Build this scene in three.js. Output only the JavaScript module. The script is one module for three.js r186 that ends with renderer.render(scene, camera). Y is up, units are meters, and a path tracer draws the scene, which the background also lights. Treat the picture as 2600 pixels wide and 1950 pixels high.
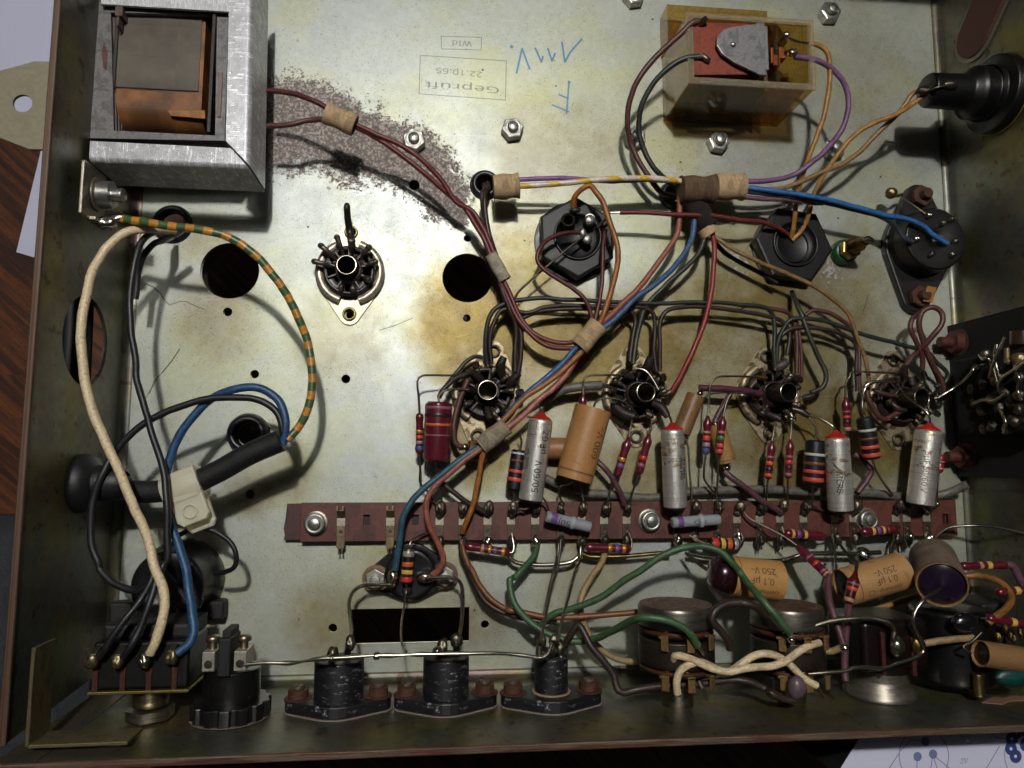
import * as THREE from 'three';
import { mergeGeometries } from 'three/addons/utils/BufferGeometryUtils.js';
import { RoundedBoxGeometry } from 'three/addons/geometries/RoundedBoxGeometry.js';
import { ConvexGeometry } from 'three/addons/geometries/ConvexGeometry.js';

// ---------------------------------------------------------------- camera, light, exposure
// All lengths below are written in millimetres (S turns them into metres): x right, y up from the chassis plate, z towards the front wall.
const S = 0.001;
const scene = new THREE.Scene();
const camera = new THREE.PerspectiveCamera(56.88, 4 / 3, 0.01, 20);
camera.position.set(0, 0.24, 0);
camera.up.set(-0.01283,0.10606,-0.99428);
camera.lookAt(0.02421,0.00260,-0.02564);
scene.background = new THREE.Color(0.016, 0.016, 0.018);          // the dark room
const LAMP = [-13, 630, -242];
const lamp = new THREE.PointLight(new THREE.Color(1.0, 0.972, 0.925), 0.78);
lamp.position.set(LAMP[0] * S, LAMP[1] * S, LAMP[2] * S);
lamp.castShadow = true;
lamp.shadow.radius = 0.7;                                           // a bulb of 28 mm
scene.add(lamp);
const renderer = new THREE.WebGLRenderer({ antialias: true });
renderer.toneMapping = THREE.LinearToneMapping;
renderer.toneMappingExposure = 1;
renderer.shadowMap.enabled = true;

// ---------------------------------------------------------------- numbers and noise
let seed = 7;
const rnd = () => { seed = (seed + 0x6d2b79f5) | 0; let t = Math.imul(seed ^ (seed >>> 15), 1 | seed); t = (t + Math.imul(t ^ (t >>> 7), 61 | t)) ^ t; return ((t ^ (t >>> 14)) >>> 0) / 4294967296; };
const hash = (x, y) => { let h = Math.imul(x, 374761393) + Math.imul(y, 668265263) | 0; h = Math.imul(h ^ (h >>> 13), 1274126177); return ((h ^ (h >>> 16)) >>> 0) / 4294967296; };
function noise(x, y) {
  const ix = Math.floor(x), iy = Math.floor(y), fx = x - ix, fy = y - iy, u = fx * fx * (3 - 2 * fx), v = fy * fy * (3 - 2 * fy);
  const a = hash(ix, iy), b = hash(ix + 1, iy), c = hash(ix, iy + 1), d = hash(ix + 1, iy + 1);
  return a + (b - a) * u + (c - a) * v + (a - b - c + d) * u * v;
}
const fbm = (x, y, n = 4) => { let s = 0, a = 0.5, t = 0; for (let i = 0; i < n; i++) { s += a * noise(x, y); t += a; a *= 0.5; x = x * 2.03 + 17.1; y = y * 2.03 + 5.7; } return s / t; };
const clamp = (x, a = 0, b = 1) => Math.min(b, Math.max(a, x));
const step = (a, b, x) => { const t = clamp((x - a) / (b - a)); return t * t * (3 - 2 * t); };

// ---------------------------------------------------------------- textures
function pixels(w, h, f, srgb = true) {                              // f(x, y) -> [r, g, b] in 0..255
  const c = document.createElement('canvas'); c.width = w; c.height = h;
  const g = c.getContext('2d'), im = g.createImageData(w, h), d = im.data;
  for (let y = 0, i = 0; y < h; y++) for (let x = 0; x < w; x++, i += 4) { const p = f(x, y); d[i] = p[0]; d[i + 1] = p[1]; d[i + 2] = p[2]; d[i + 3] = 255; }
  g.putImageData(im, 0, 0);
  const t = new THREE.CanvasTexture(c);
  t.wrapS = t.wrapT = THREE.RepeatWrapping;
  if (srgb) t.colorSpace = THREE.SRGBColorSpace;
  t.ctx = g;
  return t;
}
const tiled = (x, w) => x / w;                                       // noise that repeats at the border is not needed: the tiles are larger than the things
const grime = pixels(256, 256, (x, y) => { const n = fbm(x / 9, y / 9, 4), d = fbm(x / 40 + 9, y / 40, 3), k = clamp(0.8 + 0.26 * n) * (1 - 0.14 * step(0.55, 0.7, d)) * (hash(x, y) > 0.992 ? 0.75 : 1) * 255; return [k, k * 0.985, k * 0.96]; });
const fineBump = pixels(256, 256, (x, y) => { const k = 255 * (0.5 * fbm(x / 3, y / 3, 3) + 0.5 * hash(x, y)); return [k, k, k]; }, false);

// ---------------------------------------------------------------- materials
const kept = {};
function mat(hex, roughness = 0.5, metalness = 0, o = {}) {
  const key = [hex, roughness, metalness, JSON.stringify(Object.keys(o)), o.map?.uuid, o.bumpScale, o.clearcoat, o.transmission].join();
  return kept[key] ??= new THREE.MeshPhysicalMaterial({ color: hex, roughness, metalness, side: THREE.DoubleSide, ...o });
}
const worn = (hex, roughness = 0.5, metalness = 0, o = {}) => mat(hex, roughness, metalness, { map: grime, bumpMap: fineBump, bumpScale: 0.00003, ...o });
const M = {
  tin: mat(0xb9b4a4, 0.26, 1), dullTin: worn(0x8d877a, 0.42, 1), solder: mat(0xb4b0a6, 0.22, 1), darkSolder: worn(0x5b544c, 0.38, 0.8),
  nut: worn(0xb9bab8, 0.36, 0.9), washer: worn(0x9c978c, 0.42, 0.85), brass: worn(0xb08d4a, 0.32, 1), copper: worn(0xa4633c, 0.35, 0.9),
  black: worn(0x17171a, 0.42, 0), matteBlack: worn(0x1b1b1c, 0.62, 0), rubber: worn(0x1d1d22, 0.5, 0), rustyNut: worn(0x58392b, 0.75, 0.25),
  maroon: mat(0x5a1322, 0.3, 0, { clearcoat: 0.6, clearcoatRoughness: 0.25 }),
};

// ---------------------------------------------------------------- geometry in millimetres
const v3 = (p) => new THREE.Vector3(p[0], p[1], p[2]);
const arr = (v) => [v.x, v.y, v.z];
const lerp3 = (a, b, t) => a.map((x, i) => x + (b[i] - x) * t);
const add = (a, b) => a.map((x, i) => x + b[i]);
const up = (p, h) => [p[0], p[1] + h, p[2]];
const dist = (a, b) => Math.hypot(a[0] - b[0], a[1] - b[1], a[2] - b[2]);
function plain(g) {
  const n = g.index ? g.toNonIndexed() : g;
  for (const k of Object.keys(n.attributes)) if (!['position', 'normal', 'uv'].includes(k)) n.deleteAttribute(k);
  if (!n.attributes.normal) n.computeVertexNormals();
  if (!n.attributes.uv) n.setAttribute('uv', new THREE.BufferAttribute(new Float32Array(n.attributes.position.count * 2), 2));
  n.morphAttributes = {};
  return n;
}
const fuse = (gs) => { gs = [gs].flat(3); return gs.length === 1 ? plain(gs[0].clone()) : mergeGeometries(gs.map((g) => plain(g))); };

// A round bar through points; r is a radius or a function of the share of the length. uv: length / 10 mm, once round.
function tube(pts, r = 0.5, o = {}) {
  const n = o.n ?? 9, V = pts.map(v3), curve = pts.length === 2 ? new THREE.LineCurve3(V[0], V[1]) : new THREE.CatmullRomCurve3(V, false, o.type ?? 'centripetal');
  const len = curve.getLength(), seg = o.seg ?? Math.max(pts.length === 2 ? 2 : 6, Math.ceil(len / (o.step ?? 1.3))), fr = curve.computeFrenetFrames(seg, false), R = typeof r === 'function' ? r : () => r;
  const pos = [], nor = [], uv = [], idx = [], p = new THREE.Vector3(), q = new THREE.Vector3();
  for (let i = 0; i <= seg; i++) {
    curve.getPointAt(i / seg, p);
    if (o.rough && i > 0 && i < seg) { const w = (k) => 0.55 * (fbm((i / seg) * len * 0.16 + V[0].x * 3 + 700, k * 37.3 + V[0].z + 700, 3) - 0.5); p.x += w(1); p.y += w(2) * 0.6; p.z += w(3); }
    for (let j = 0; j <= n; j++) {
      const a = (j / n) * Math.PI * 2;
      q.copy(fr.normals[i]).multiplyScalar(Math.cos(a)).addScaledVector(fr.binormals[i], Math.sin(a));
      const k = R(i / seg) * (o.rough ? 1 + o.rough * (noise(i * 0.45 + V[0].x * 7 + 900, j * 0.8 + V[0].z * 3 + 900) - 0.5) : 1);
      pos.push(p.x + q.x * k, p.y + q.y * k, p.z + q.z * k); nor.push(q.x, q.y, q.z); uv.push((i / seg) * len / 10, j / n);
      if (i < seg && j < n) { const s = i * (n + 1) + j; idx.push(s, s + 1, s + n + 1, s + 1, s + n + 2, s + n + 1); }
    }
  }
  for (const e of [0, seg]) {                                        // flat ends
    curve.getPointAt(e / seg, p); const t = fr.tangents[e].clone().multiplyScalar(e ? 1 : -1), c = pos.length / 3;
    pos.push(p.x, p.y, p.z); nor.push(t.x, t.y, t.z); uv.push(0, 0);
    for (let j = 0; j <= n; j++) { const s = (e * (n + 1) + j) * 3; pos.push(pos[s], pos[s + 1], pos[s + 2]); nor.push(t.x, t.y, t.z); uv.push(0, 0); if (j) e ? idx.push(c, c + j, c + j + 1) : idx.push(c, c + j + 1, c + j); }
  }
  const g = new THREE.BufferGeometry();
  g.setAttribute('position', new THREE.Float32BufferAttribute(pos, 3)); g.setAttribute('normal', new THREE.Float32BufferAttribute(nor, 3)); g.setAttribute('uv', new THREE.Float32BufferAttribute(uv, 2)); g.setIndex(idx);
  return g;
}
function frame(a, b, ref = [0, 1, 0]) {                              // a matrix that takes +y to the line a-b and +z towards ref
  const y = v3(b).sub(v3(a)).normalize(), z = v3(ref); z.addScaledVector(y, -z.dot(y));
  if (z.lengthSq() < 1e-4) { z.set(0, 0, -1); z.addScaledVector(y, -z.dot(y)); }
  z.normalize();
  return new THREE.Matrix4().makeBasis(new THREE.Vector3().crossVectors(y, z), y, z).setPosition(v3(a));
}
// A turned body on the line a-b: profile of [radius, millimetres from a]
function turn(a, b, profile, seg = 22, ref) {                        // v runs with the length, u once round (0.5 faces up)
  const g = new THREE.LatheGeometry(profile.map(([r, s]) => new THREE.Vector2(Math.max(r, 0.0001), s)), seg, Math.PI, Math.PI * 2), p = g.attributes.position, u = g.attributes.uv, L = Math.max(...profile.map((q) => q[1]));
  for (let i = 0; i < p.count; i++) u.setY(i, p.getY(i) / L);
  return g.applyMatrix4(frame(a, b, ref));
}
const rod = (a, b, r, seg = 18, c = 0.2) => { const L = dist(a, b); c = Math.min(c, r * 0.4, L * 0.3); return turn(a, b, [[0, 0], [r - c, 0], [r, c], [r, L - c], [r - c, L], [0, L]], seg); };
const pipe = (a, b, r0, r1, seg = 24) => { const L = dist(a, b); return turn(a, b, [[r0, 0], [r1, 0], [r1, L], [r0, L], [r0, 0]], seg); };
const post = (p, h0, h1, r, seg, c) => rod([p[0], h0, p[2]], [p[0], h1, p[2]], r, seg, c);
const box = (c, s, o = {}) => new RoundedBoxGeometry(s[0], s[1], s[2], 2, o.c ?? Math.min(0.25, Math.min(...s) * 0.25)).applyMatrix4(new THREE.Matrix4().makeRotationFromEuler(new THREE.Euler(o.rx ?? 0, o.ry ?? 0, o.rz ?? 0))).translate(c[0], c[1], c[2]);
const uvBy = (g, mm) => { const u = g.attributes.uv; for (let i = 0; i < u.count; i++) u.setXY(i, u.getX(i) / mm, u.getY(i) / mm); return g; };
// An upright block over an outline of [x, z] points, from height h0 to h1
function slab(pts, h0, h1, o = {}) {
  const sh = pts instanceof THREE.Shape ? pts : new THREE.Shape(pts.map(([x, z]) => new THREE.Vector2(x, -z))), c = o.c ?? Math.min(0.2, (h1 - h0) * 0.3);
  const g = new THREE.ExtrudeGeometry(sh, { depth: h1 - h0 - 2 * c, bevelEnabled: c > 0, bevelThickness: c, bevelSize: c, bevelOffset: -c, bevelSegments: 2, curveSegments: o.curve ?? 20 });
  return uvBy(g, 12).translate(0, 0, c).rotateX(-Math.PI / 2).translate(0, h0, 0);
}
const ring = (cx, cz, r, n = 40, a0 = 0) => Array.from({ length: n }, (_, i) => [cx + r * Math.cos(a0 + (i / n) * Math.PI * 2), cz + r * Math.sin(a0 + (i / n) * Math.PI * 2)]);
function hull(circles, n = 26) {                                     // outline round circles [x, z, r]
  const p = circles.flatMap(([x, z, r]) => ring(x, z, r, n)).sort((a, b) => a[0] - b[0] || a[1] - b[1]), cr = (o, a, b) => (a[0] - o[0]) * (b[1] - o[1]) - (a[1] - o[1]) * (b[0] - o[0]);
  const half = (q) => { const h = []; for (const s of q) { while (h.length > 1 && cr(h[h.length - 2], h[h.length - 1], s) <= 1e-6) h.pop(); h.push(s); } h.pop(); return h; };
  return [...half(p), ...half([...p].reverse())];
}
const hole = (sh, pts) => { sh.holes.push(new THREE.Path(pts.map(([x, z]) => new THREE.Vector2(x, -z)))); return sh; };
const shape = (pts) => new THREE.Shape(pts.map(([x, z]) => new THREE.Vector2(x, -z)));
function blob(p, r, s = [1, 1, 1], k = 0.16) {                       // a lump of solder
  const g = new THREE.SphereGeometry(1, 14, 10), a = g.attributes.position, o = rnd() * 50;
  for (let i = 0; i < a.count; i++) { const x = a.getX(i), y = a.getY(i), z = a.getZ(i), m = 1 + k * (noise(x * 1.7 + o + 20, y * 1.7 + z * 1.3 + o + 20) - 0.5) * 2; a.setXYZ(i, x * m * r * s[0], y * m * r * s[1], z * m * r * s[2]); }
  g.computeVertexNormals();
  return g.translate(p[0], p[1], p[2]);
}
const hexRing = (x, z, af, a0 = 0) => ring(x, z, af / Math.sqrt(3), 6, a0);

// ---------------------------------------------------------------- things, parts, sub-parts
const taken = {};
const numbered = (n) => { const k = (taken[n] = (taken[n] ?? 0) + 1); return k > 1 ? n + '_' + String(k - 1).padStart(3, '0') : n; };
function thing(name, label, category, at, group) {
  const o = new THREE.Group(); o.name = numbered(name); o.position.set(at[0] * S, at[1] * S, at[2] * S);
  o.userData = { label, category }; if (group) o.userData.group = group;
  o.at = at; scene.add(o);
  return o;
}
function part(t, name, geos, m, parent = t) {
  const g = fuse(geos); g.translate(-t.at[0], -t.at[1], -t.at[2]); g.scale(S, S, S);
  const o = new THREE.Mesh(g, m); o.name = name; o.castShadow = o.receiveShadow = true; parent.add(o);
  return o;
}
function solo(name, label, category, geos, m, group) {               // a thing that is one mesh
  const g = fuse(geos); g.computeBoundingBox();
  const b = g.boundingBox, at = [(b.min.x + b.max.x) / 2, b.min.y, (b.min.z + b.max.z) / 2];
  g.translate(-at[0], -at[1], -at[2]); g.scale(S, S, S);
  const o = new THREE.Mesh(g, m); o.name = numbered(name); o.castShadow = o.receiveShadow = true; o.position.set(at[0] * S, at[1] * S, at[2] * S);
  o.userData = { label, category }; if (group) o.userData.group = group;
  scene.add(o);
  return o;
}

// ---------------------------------------------------------------- the chassis plate: zinc with stains, pen marks and stamps
const PX = -102, PZ = -180, PW = 292, PH = 251;                      // its corner and size
const KX = 2048 / PW, KZ = 1760 / PH;
const near = (x, z, line) => { let m = 1e9; for (let i = 0; i < line.length; i++) { const [a, b, r] = [line[i][0], line[i][2], line[i][3]]; if (i + 1 < line.length) { const c = line[i + 1], dx = c[0] - a, dz = c[2] - b, t = clamp(((x - a) * dx + (z - b) * dz) / (dx * dx + dz * dz)); m = Math.min(m, Math.hypot(x - a - t * dx, z - b - t * dz) / (r + (c[3] - r) * t)); } else m = Math.min(m, Math.hypot(x - a, z - b) / r); } return m; };
const spill = [[[-58.6,0,-114.1], 18.5], [[-45.3,0,-115.7], 17], [[-33.3,-0,-110], 14.5], [[-19.6,0,-107.5], 12], [[-8.7,0,-103.9], 12], [[1.4,-0,-92.1], 9], [[-1.2,0,-88.9], 7], [[4.9,-0,-84.6], 4.5]].map(([p, r]) => [...p, r]);
const heat = [[[7.4,-0,-45.5], 18, 1.1], [[28.2,0,-60], 22, 0.7], [[52.2,0,-38.5], 18, 0.6], [[34.7,0,-29.5], 20, 0.55], [[146.8,0,-140], 40, 0.2], [[123.2,0,-44.3], 34, 0.25], [[89.9,0,-112.7], 34, 0.2], [[12.4,0,-7.9], 18, 0.85], [[79,0,-39], 26, 0.6], [[107.3,0,-66.7], 24, 0.45], [[51.7,-0,8.8], 20, 0.65], [[72.2,0,-36.6], 15, 0.5], [[138,0,-58.3], 30, 0.45], [[121.8,0,-8.5], 26, 0.9], [[156.8,0,-8.7], 18, 0.9], [[78.1,0,0.3], 16, 0.45], [[-33.9,0,-39.1], 16, 0.25], [[39.4,0,-105.7], 26, 0.3], [[-35.3,0,52.4], 13, 0.45], [[14.9,0,53.5], 9, 0.4], [[-7.7,0,37.9], 20, 0.35], [[-73.5,0,-46.7], 14, 0.4], [[-78.7,0,-74.1], 9, 0.35], [[-61.2,0,11], 8, 0.5], [[-48.6,0,5.4], 9, 0.3], [[51.4,0,37.9], 16, 0.3], [[139.6,0,-91.1], 8, -0.4]];
const white = [[[140.9,-0,-68.2], 5], [[139.3,0,-86.4], 4.5], [[106.5,0,-71.3], 5], [[82.7,0,-103.9], 4]];
const plateMask = new Float32Array(2048 * 1760);                     // how much of a spot is covered by the dull spill
const plateMap = pixels(2048, 1760, (i, j) => {
  const x = PX + i / KX, z = PZ + j / KZ;
  const cloud = fbm(x / 26 + 3, z / 26, 4), fine = fbm(x / 1.6, z / 1.6, 3), g0 = hash(i, j);
  let r = 180 + 22 * (cloud - 0.5) + 13 * (fine - 0.5), g = 184 + 20 * (cloud - 0.5) + 13 * (fine - 0.5), b = 175 + 14 * (fbm(x / 30 + 40, z / 30, 3) - 0.5) + 18 * (fine - 0.5);
  const yel = step(0.52, 0.75, fbm(x / 17 + 70, z / 13 + 3, 4)); r += 1 * yel; b -= 12 * yel;
  let h = 0;
  for (const [p, rad, k] of heat) { const d = Math.hypot(x - p[0], z - p[2]) / rad; if (d < 1.5) h += k * step(1.45, 0.35, d + 0.5 * (fbm(x / 7 + p[0], z / 7, 4) - 0.5)); }
  h = clamp(h * (0.65 + 0.7 * fbm(x / 4, z / 4 + 9, 4)), -0.4, 1);
  if (h > 0) { r -= 58 * h; g -= 78 * h; b -= 110 * h; }
  const speck = fbm(x / 0.32, z / 0.32, 2);
  if (speck > 0.76 - 0.09 * clamp(h) && fbm(x / 12 + 5, z / 12, 3) > 0.4) { const k = 0.84; r *= k; g *= k; b *= k * 0.97; }
  r += (g0 - 0.5) * 9; g += (g0 - 0.5) * 9; b += (g0 - 0.5) * 8;
  for (const [p, rad] of white) { const d = Math.hypot(x - p[0], z - p[2]) / rad; if (d < 1.3 && fbm(x / 0.9, z / 0.9, 4) > 0.35 + 0.4 * d) { r = 178; g = 174; b = 178; } }
  const d = near(x, z, spill);
  if (d < 1.6) {
    const cover = step(0.0, 0.16, 0.98 - d + 0.55 * (fbm(x / 5.5, z / 5.5, 3) - 0.5) + 0.7 * (fbm(x / 1.5 + 30, z / 1.5, 4) - 0.5) + 0.75 * (fbm(x / 0.4, z / 0.4, 2) - 0.5)) * (fbm(x / 0.5, z / 0.5, 2) > 0.72 ? 0.35 : 1);
    if (cover > 0) {
      const m = fbm(x / 0.6 + 9, z / 0.6, 3), q = 0.74 + 0.66 * m + (hash(i + 5, j) - 0.5) * 0.16, light = m > 0.6 ? 30 : 0;
      r += (119 * q + light - r) * cover; g += (109 * q + light - g) * cover; b += (104 * q + light - b) * cover; plateMask[j * 2048 + i] = cover;
    }
  }
  return [r, g, b];
});
{
  const c = plateMap.ctx, at = (p) => [(p[0] - PX) * KX, (p[2] - PZ) * KZ];
  const line = (pts, w, col) => { c.strokeStyle = col; c.lineWidth = w; c.lineCap = c.lineJoin = 'round'; c.beginPath(); pts.forEach((p, i) => (i ? c.lineTo(...at(p)) : c.moveTo(...at(p)))); c.stroke(); };
  const dot = (p, r, col) => { c.fillStyle = col; c.beginPath(); c.arc(...at(p), r, 0, 7); c.fill(); };
  const pen = 'rgba(70,116,158,0.8)';                                // the blue felt pen
  for (const s of [[[25.9,0,-138.4], [27.9,0,-147.8], [30.6,0,-140.2]], [[32.7,0,-148.2], [34.9,0,-143.1], [35.5,0,-145.2]], [[37.3,0,-148.3], [38.8,0,-143.7], [39.9,-0,-146.6]], [[42.5,0,-151.1], [43.5,0,-143.6], [45.5,0,-147.5], [49.8,0,-152.8]]]) line(s, 4.6, pen);
  for (const s of [[[45,-0,-136.2], [44,0,-124.1]], [[38.9,0,-127], [44.7,0,-124.8]], [[41.4,-0,-131], [44.6,0,-129.8]]]) line(s, 4.2, pen);
  dot([24.1,0,-148.2], 4, pen); dot([40.2,0,-134.3], 2.4, 'rgba(70,80,90,.8)'); dot([45,0,-136], 3.4, pen);
  const ink = 'rgba(80,82,80,0.56)';                                 // the two rubber stamps, upside down
  line([[-1.2,-0,-150.6], [13.2,0,-151.1], [13.1,0,-146.3], [-1,0,-145.8], [-1.2,-0,-150.6]], 1.7, ink);
  line([[-8.5,0,-142.9], [22.2,0,-142.7], [21.9,0,-127.9], [-8.7,0,-128.5], [-8.5,0,-142.9]], 1.9, ink);
  const stamp = (text, p, q, size) => { const a = at(p), b = at(q); c.save(); c.translate(...a); c.rotate(Math.atan2(b[1] - a[1], b[0] - a[0])); c.font = size + 'px sans-serif'; c.fillStyle = ink; c.textBaseline = 'middle'; const w = c.measureText(text).width; c.scale(Math.hypot(b[0] - a[0], b[1] - a[1]) / w, 1); c.fillText(text, 0, 0); c.restore(); };
  stamp('WId', [9.8,0,-148.3], [2.5,0,-148.3], 20); stamp('Geprüft', [20,0,-131.4], [-6.8,0,-132.2], 24); stamp('22.10.65', [13.7,0,-136.9], [-3.1,0,-137.6], 20);
  const hair = 'rgba(62,56,50,0.75)';
  for (const s of [[[-99.7,0,-53.8], [-98.4,0,-55.7], [-97,-0,-57.6], [-94.6,0,-56.6], [-92.3,0,-54.6], [-90.8,0,-52.3], [-89.1,0,-50.7], [-85.6,0,-52], [-83.7,0,-51.9], [-82,0,-51], [-78,0,-49.4]], [[-93.8,-0,-21.3], [-92.7,0,-25.2], [-90.3,0,-28.1], [-87.4,-0,-32.1], [-85.2,0,-36]], [[-94.9,0,-19.9], [-92.6,0,-24.4], [-91.6,0,-26.8]], [[153.1,0,-54.1], [154.5,0,-57.4], [155.6,0,-60.7]], [[-20.7,0,-43.6], [-15.4,0,-45.4], [-9.5,-0,-48.1]]]) { line(s, 1.5, hair); line(s.slice(2, 6), 2.4, hair); }
  for (let i = 0; i < 420; i++) { const p = [PX + rnd() * PW, 0, PZ + rnd() * PH], a = (rnd() - 0.5) * (rnd() < 0.7 ? 0.25 : 3), L = 2 + 16 * rnd() * rnd(); line([p, [p[0] + L * Math.cos(a), 0, p[2] + L * Math.sin(a)]], 0.7 + rnd() * 0.5, rnd() < 0.6 ? 'rgba(225,224,214,' + (0.1 + 0.22 * rnd()) + ')' : 'rgba(90,86,74,' + (0.08 + 0.16 * rnd()) + ')'); }
  for (let i = 0; i < 260; i++) { const p = [PX + rnd() * PW, 0, PZ + rnd() * PH], a = rnd() * 7; line([p, [p[0] + 0.8 * Math.cos(a) * rnd(), 0, p[2] + 0.8 * Math.sin(a) * rnd()]], 0.8 + rnd() * 1.2, 'rgba(60,56,50,' + (0.25 + 0.5 * rnd()) + ')'); }
  for (const p of [[13.7,0,-138.8], [76.5,-0,-162.4], [145.3,0,-89], [162.8,-0,-105.6], [85.8,0,-107.8], [28.8,0,-76.5], [40.6,0,-46.8], [-45.4,0,-78.8], [12.2,0,49.2]]) dot(p, 2.6, 'rgba(60,52,44,.8)');
  plateMap.needsUpdate = true;
}
const plateRough = pixels(1024, 880, (i, j) => { const x = i * 2 / KX, z = j * 2 / KZ, m = plateMask[j * 2 * 2048 + i * 2]; const k = 0.465 + 0.12 * (fbm(x / 5, z / 5, 4) - 0.5) + 0.07 * (hash(i, j) - 0.5); return [0, 255 * (k + m * (0.78 - k)), 255 * (0.56 - 0.46 * m)]; }, false);
const fineTone = pixels(256, 256, (x, y) => { const k = 255 * (0.82 + 0.12 * fbm(x / 30, y / 30, 4) + 0.06 * hash(x, y)); return [k, k, k * 0.98]; });
const sheet = (map, rm, o = {}) => new THREE.MeshPhysicalMaterial({ map, roughnessMap: rm, metalnessMap: rm, roughness: 1, metalness: 1, side: THREE.DoubleSide, ...o });
const plateBump = fineBump.clone(); plateBump.repeat.set(14, 12);
const plateMat = sheet(plateMap, plateRough, { bumpMap: plateBump, bumpScale: 0.00004 });
const wallMap = pixels(1024, 512, (i, j) => {                        // yellow chromate over zinc: olive with green, yellow and violet clouds
  const x = i / 4, z = j / 4, a = fbm(x / 16, z / 12, 5), b = fbm(x / 22 + 50, z / 16, 4), d = fbm(x / 2.2, z / 2.2, 3), k = 0.86 + 0.24 * d + (hash(i, j) - 0.5) * 0.08;
  let r = 102, g = 98, bl = 84; const y = step(0.42, 0.8, a), p = step(0.5, 0.8, b), v = step(0.56, 0.3, b);
  r += 12 * y - 8 * v + 3 * p; g += 11 * y - 3 * v - 9 * p; bl -= 22 * y - 6 * v - 4 * p;
  const rust = fbm(x / 3 + 7, z / 3, 5) > 0.735 ? 0.8 : 1;
  return [r * k * rust, g * k * rust * (rust < 1 ? 0.85 : 1), bl * k * rust * (rust < 1 ? 0.75 : 1)];
});
const wallRough = pixels(512, 256, (i, j) => { const k = 0.44 + 0.2 * (fbm(i / 14, j / 14, 4) - 0.5); return [0, 255 * k, 255 * 0.72]; }, false);
const wallMat = sheet(wallMap, wallRough);
const edgeMat = new THREE.MeshPhysicalMaterial({ map: pixels(512, 64, (i, j) => { const n = fbm(i / 9, j / 9, 4), q = fbm(i / 22 + 4, j / 22, 4) > 0.5; const k = 0.7 + 0.6 * n; return q ? [88 * k, 56 * k, 42 * k] : [100 * k, 84 * k, 70 * k]; }), roughness: 0.6, metalness: 0.4, side: THREE.DoubleSide });

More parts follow.
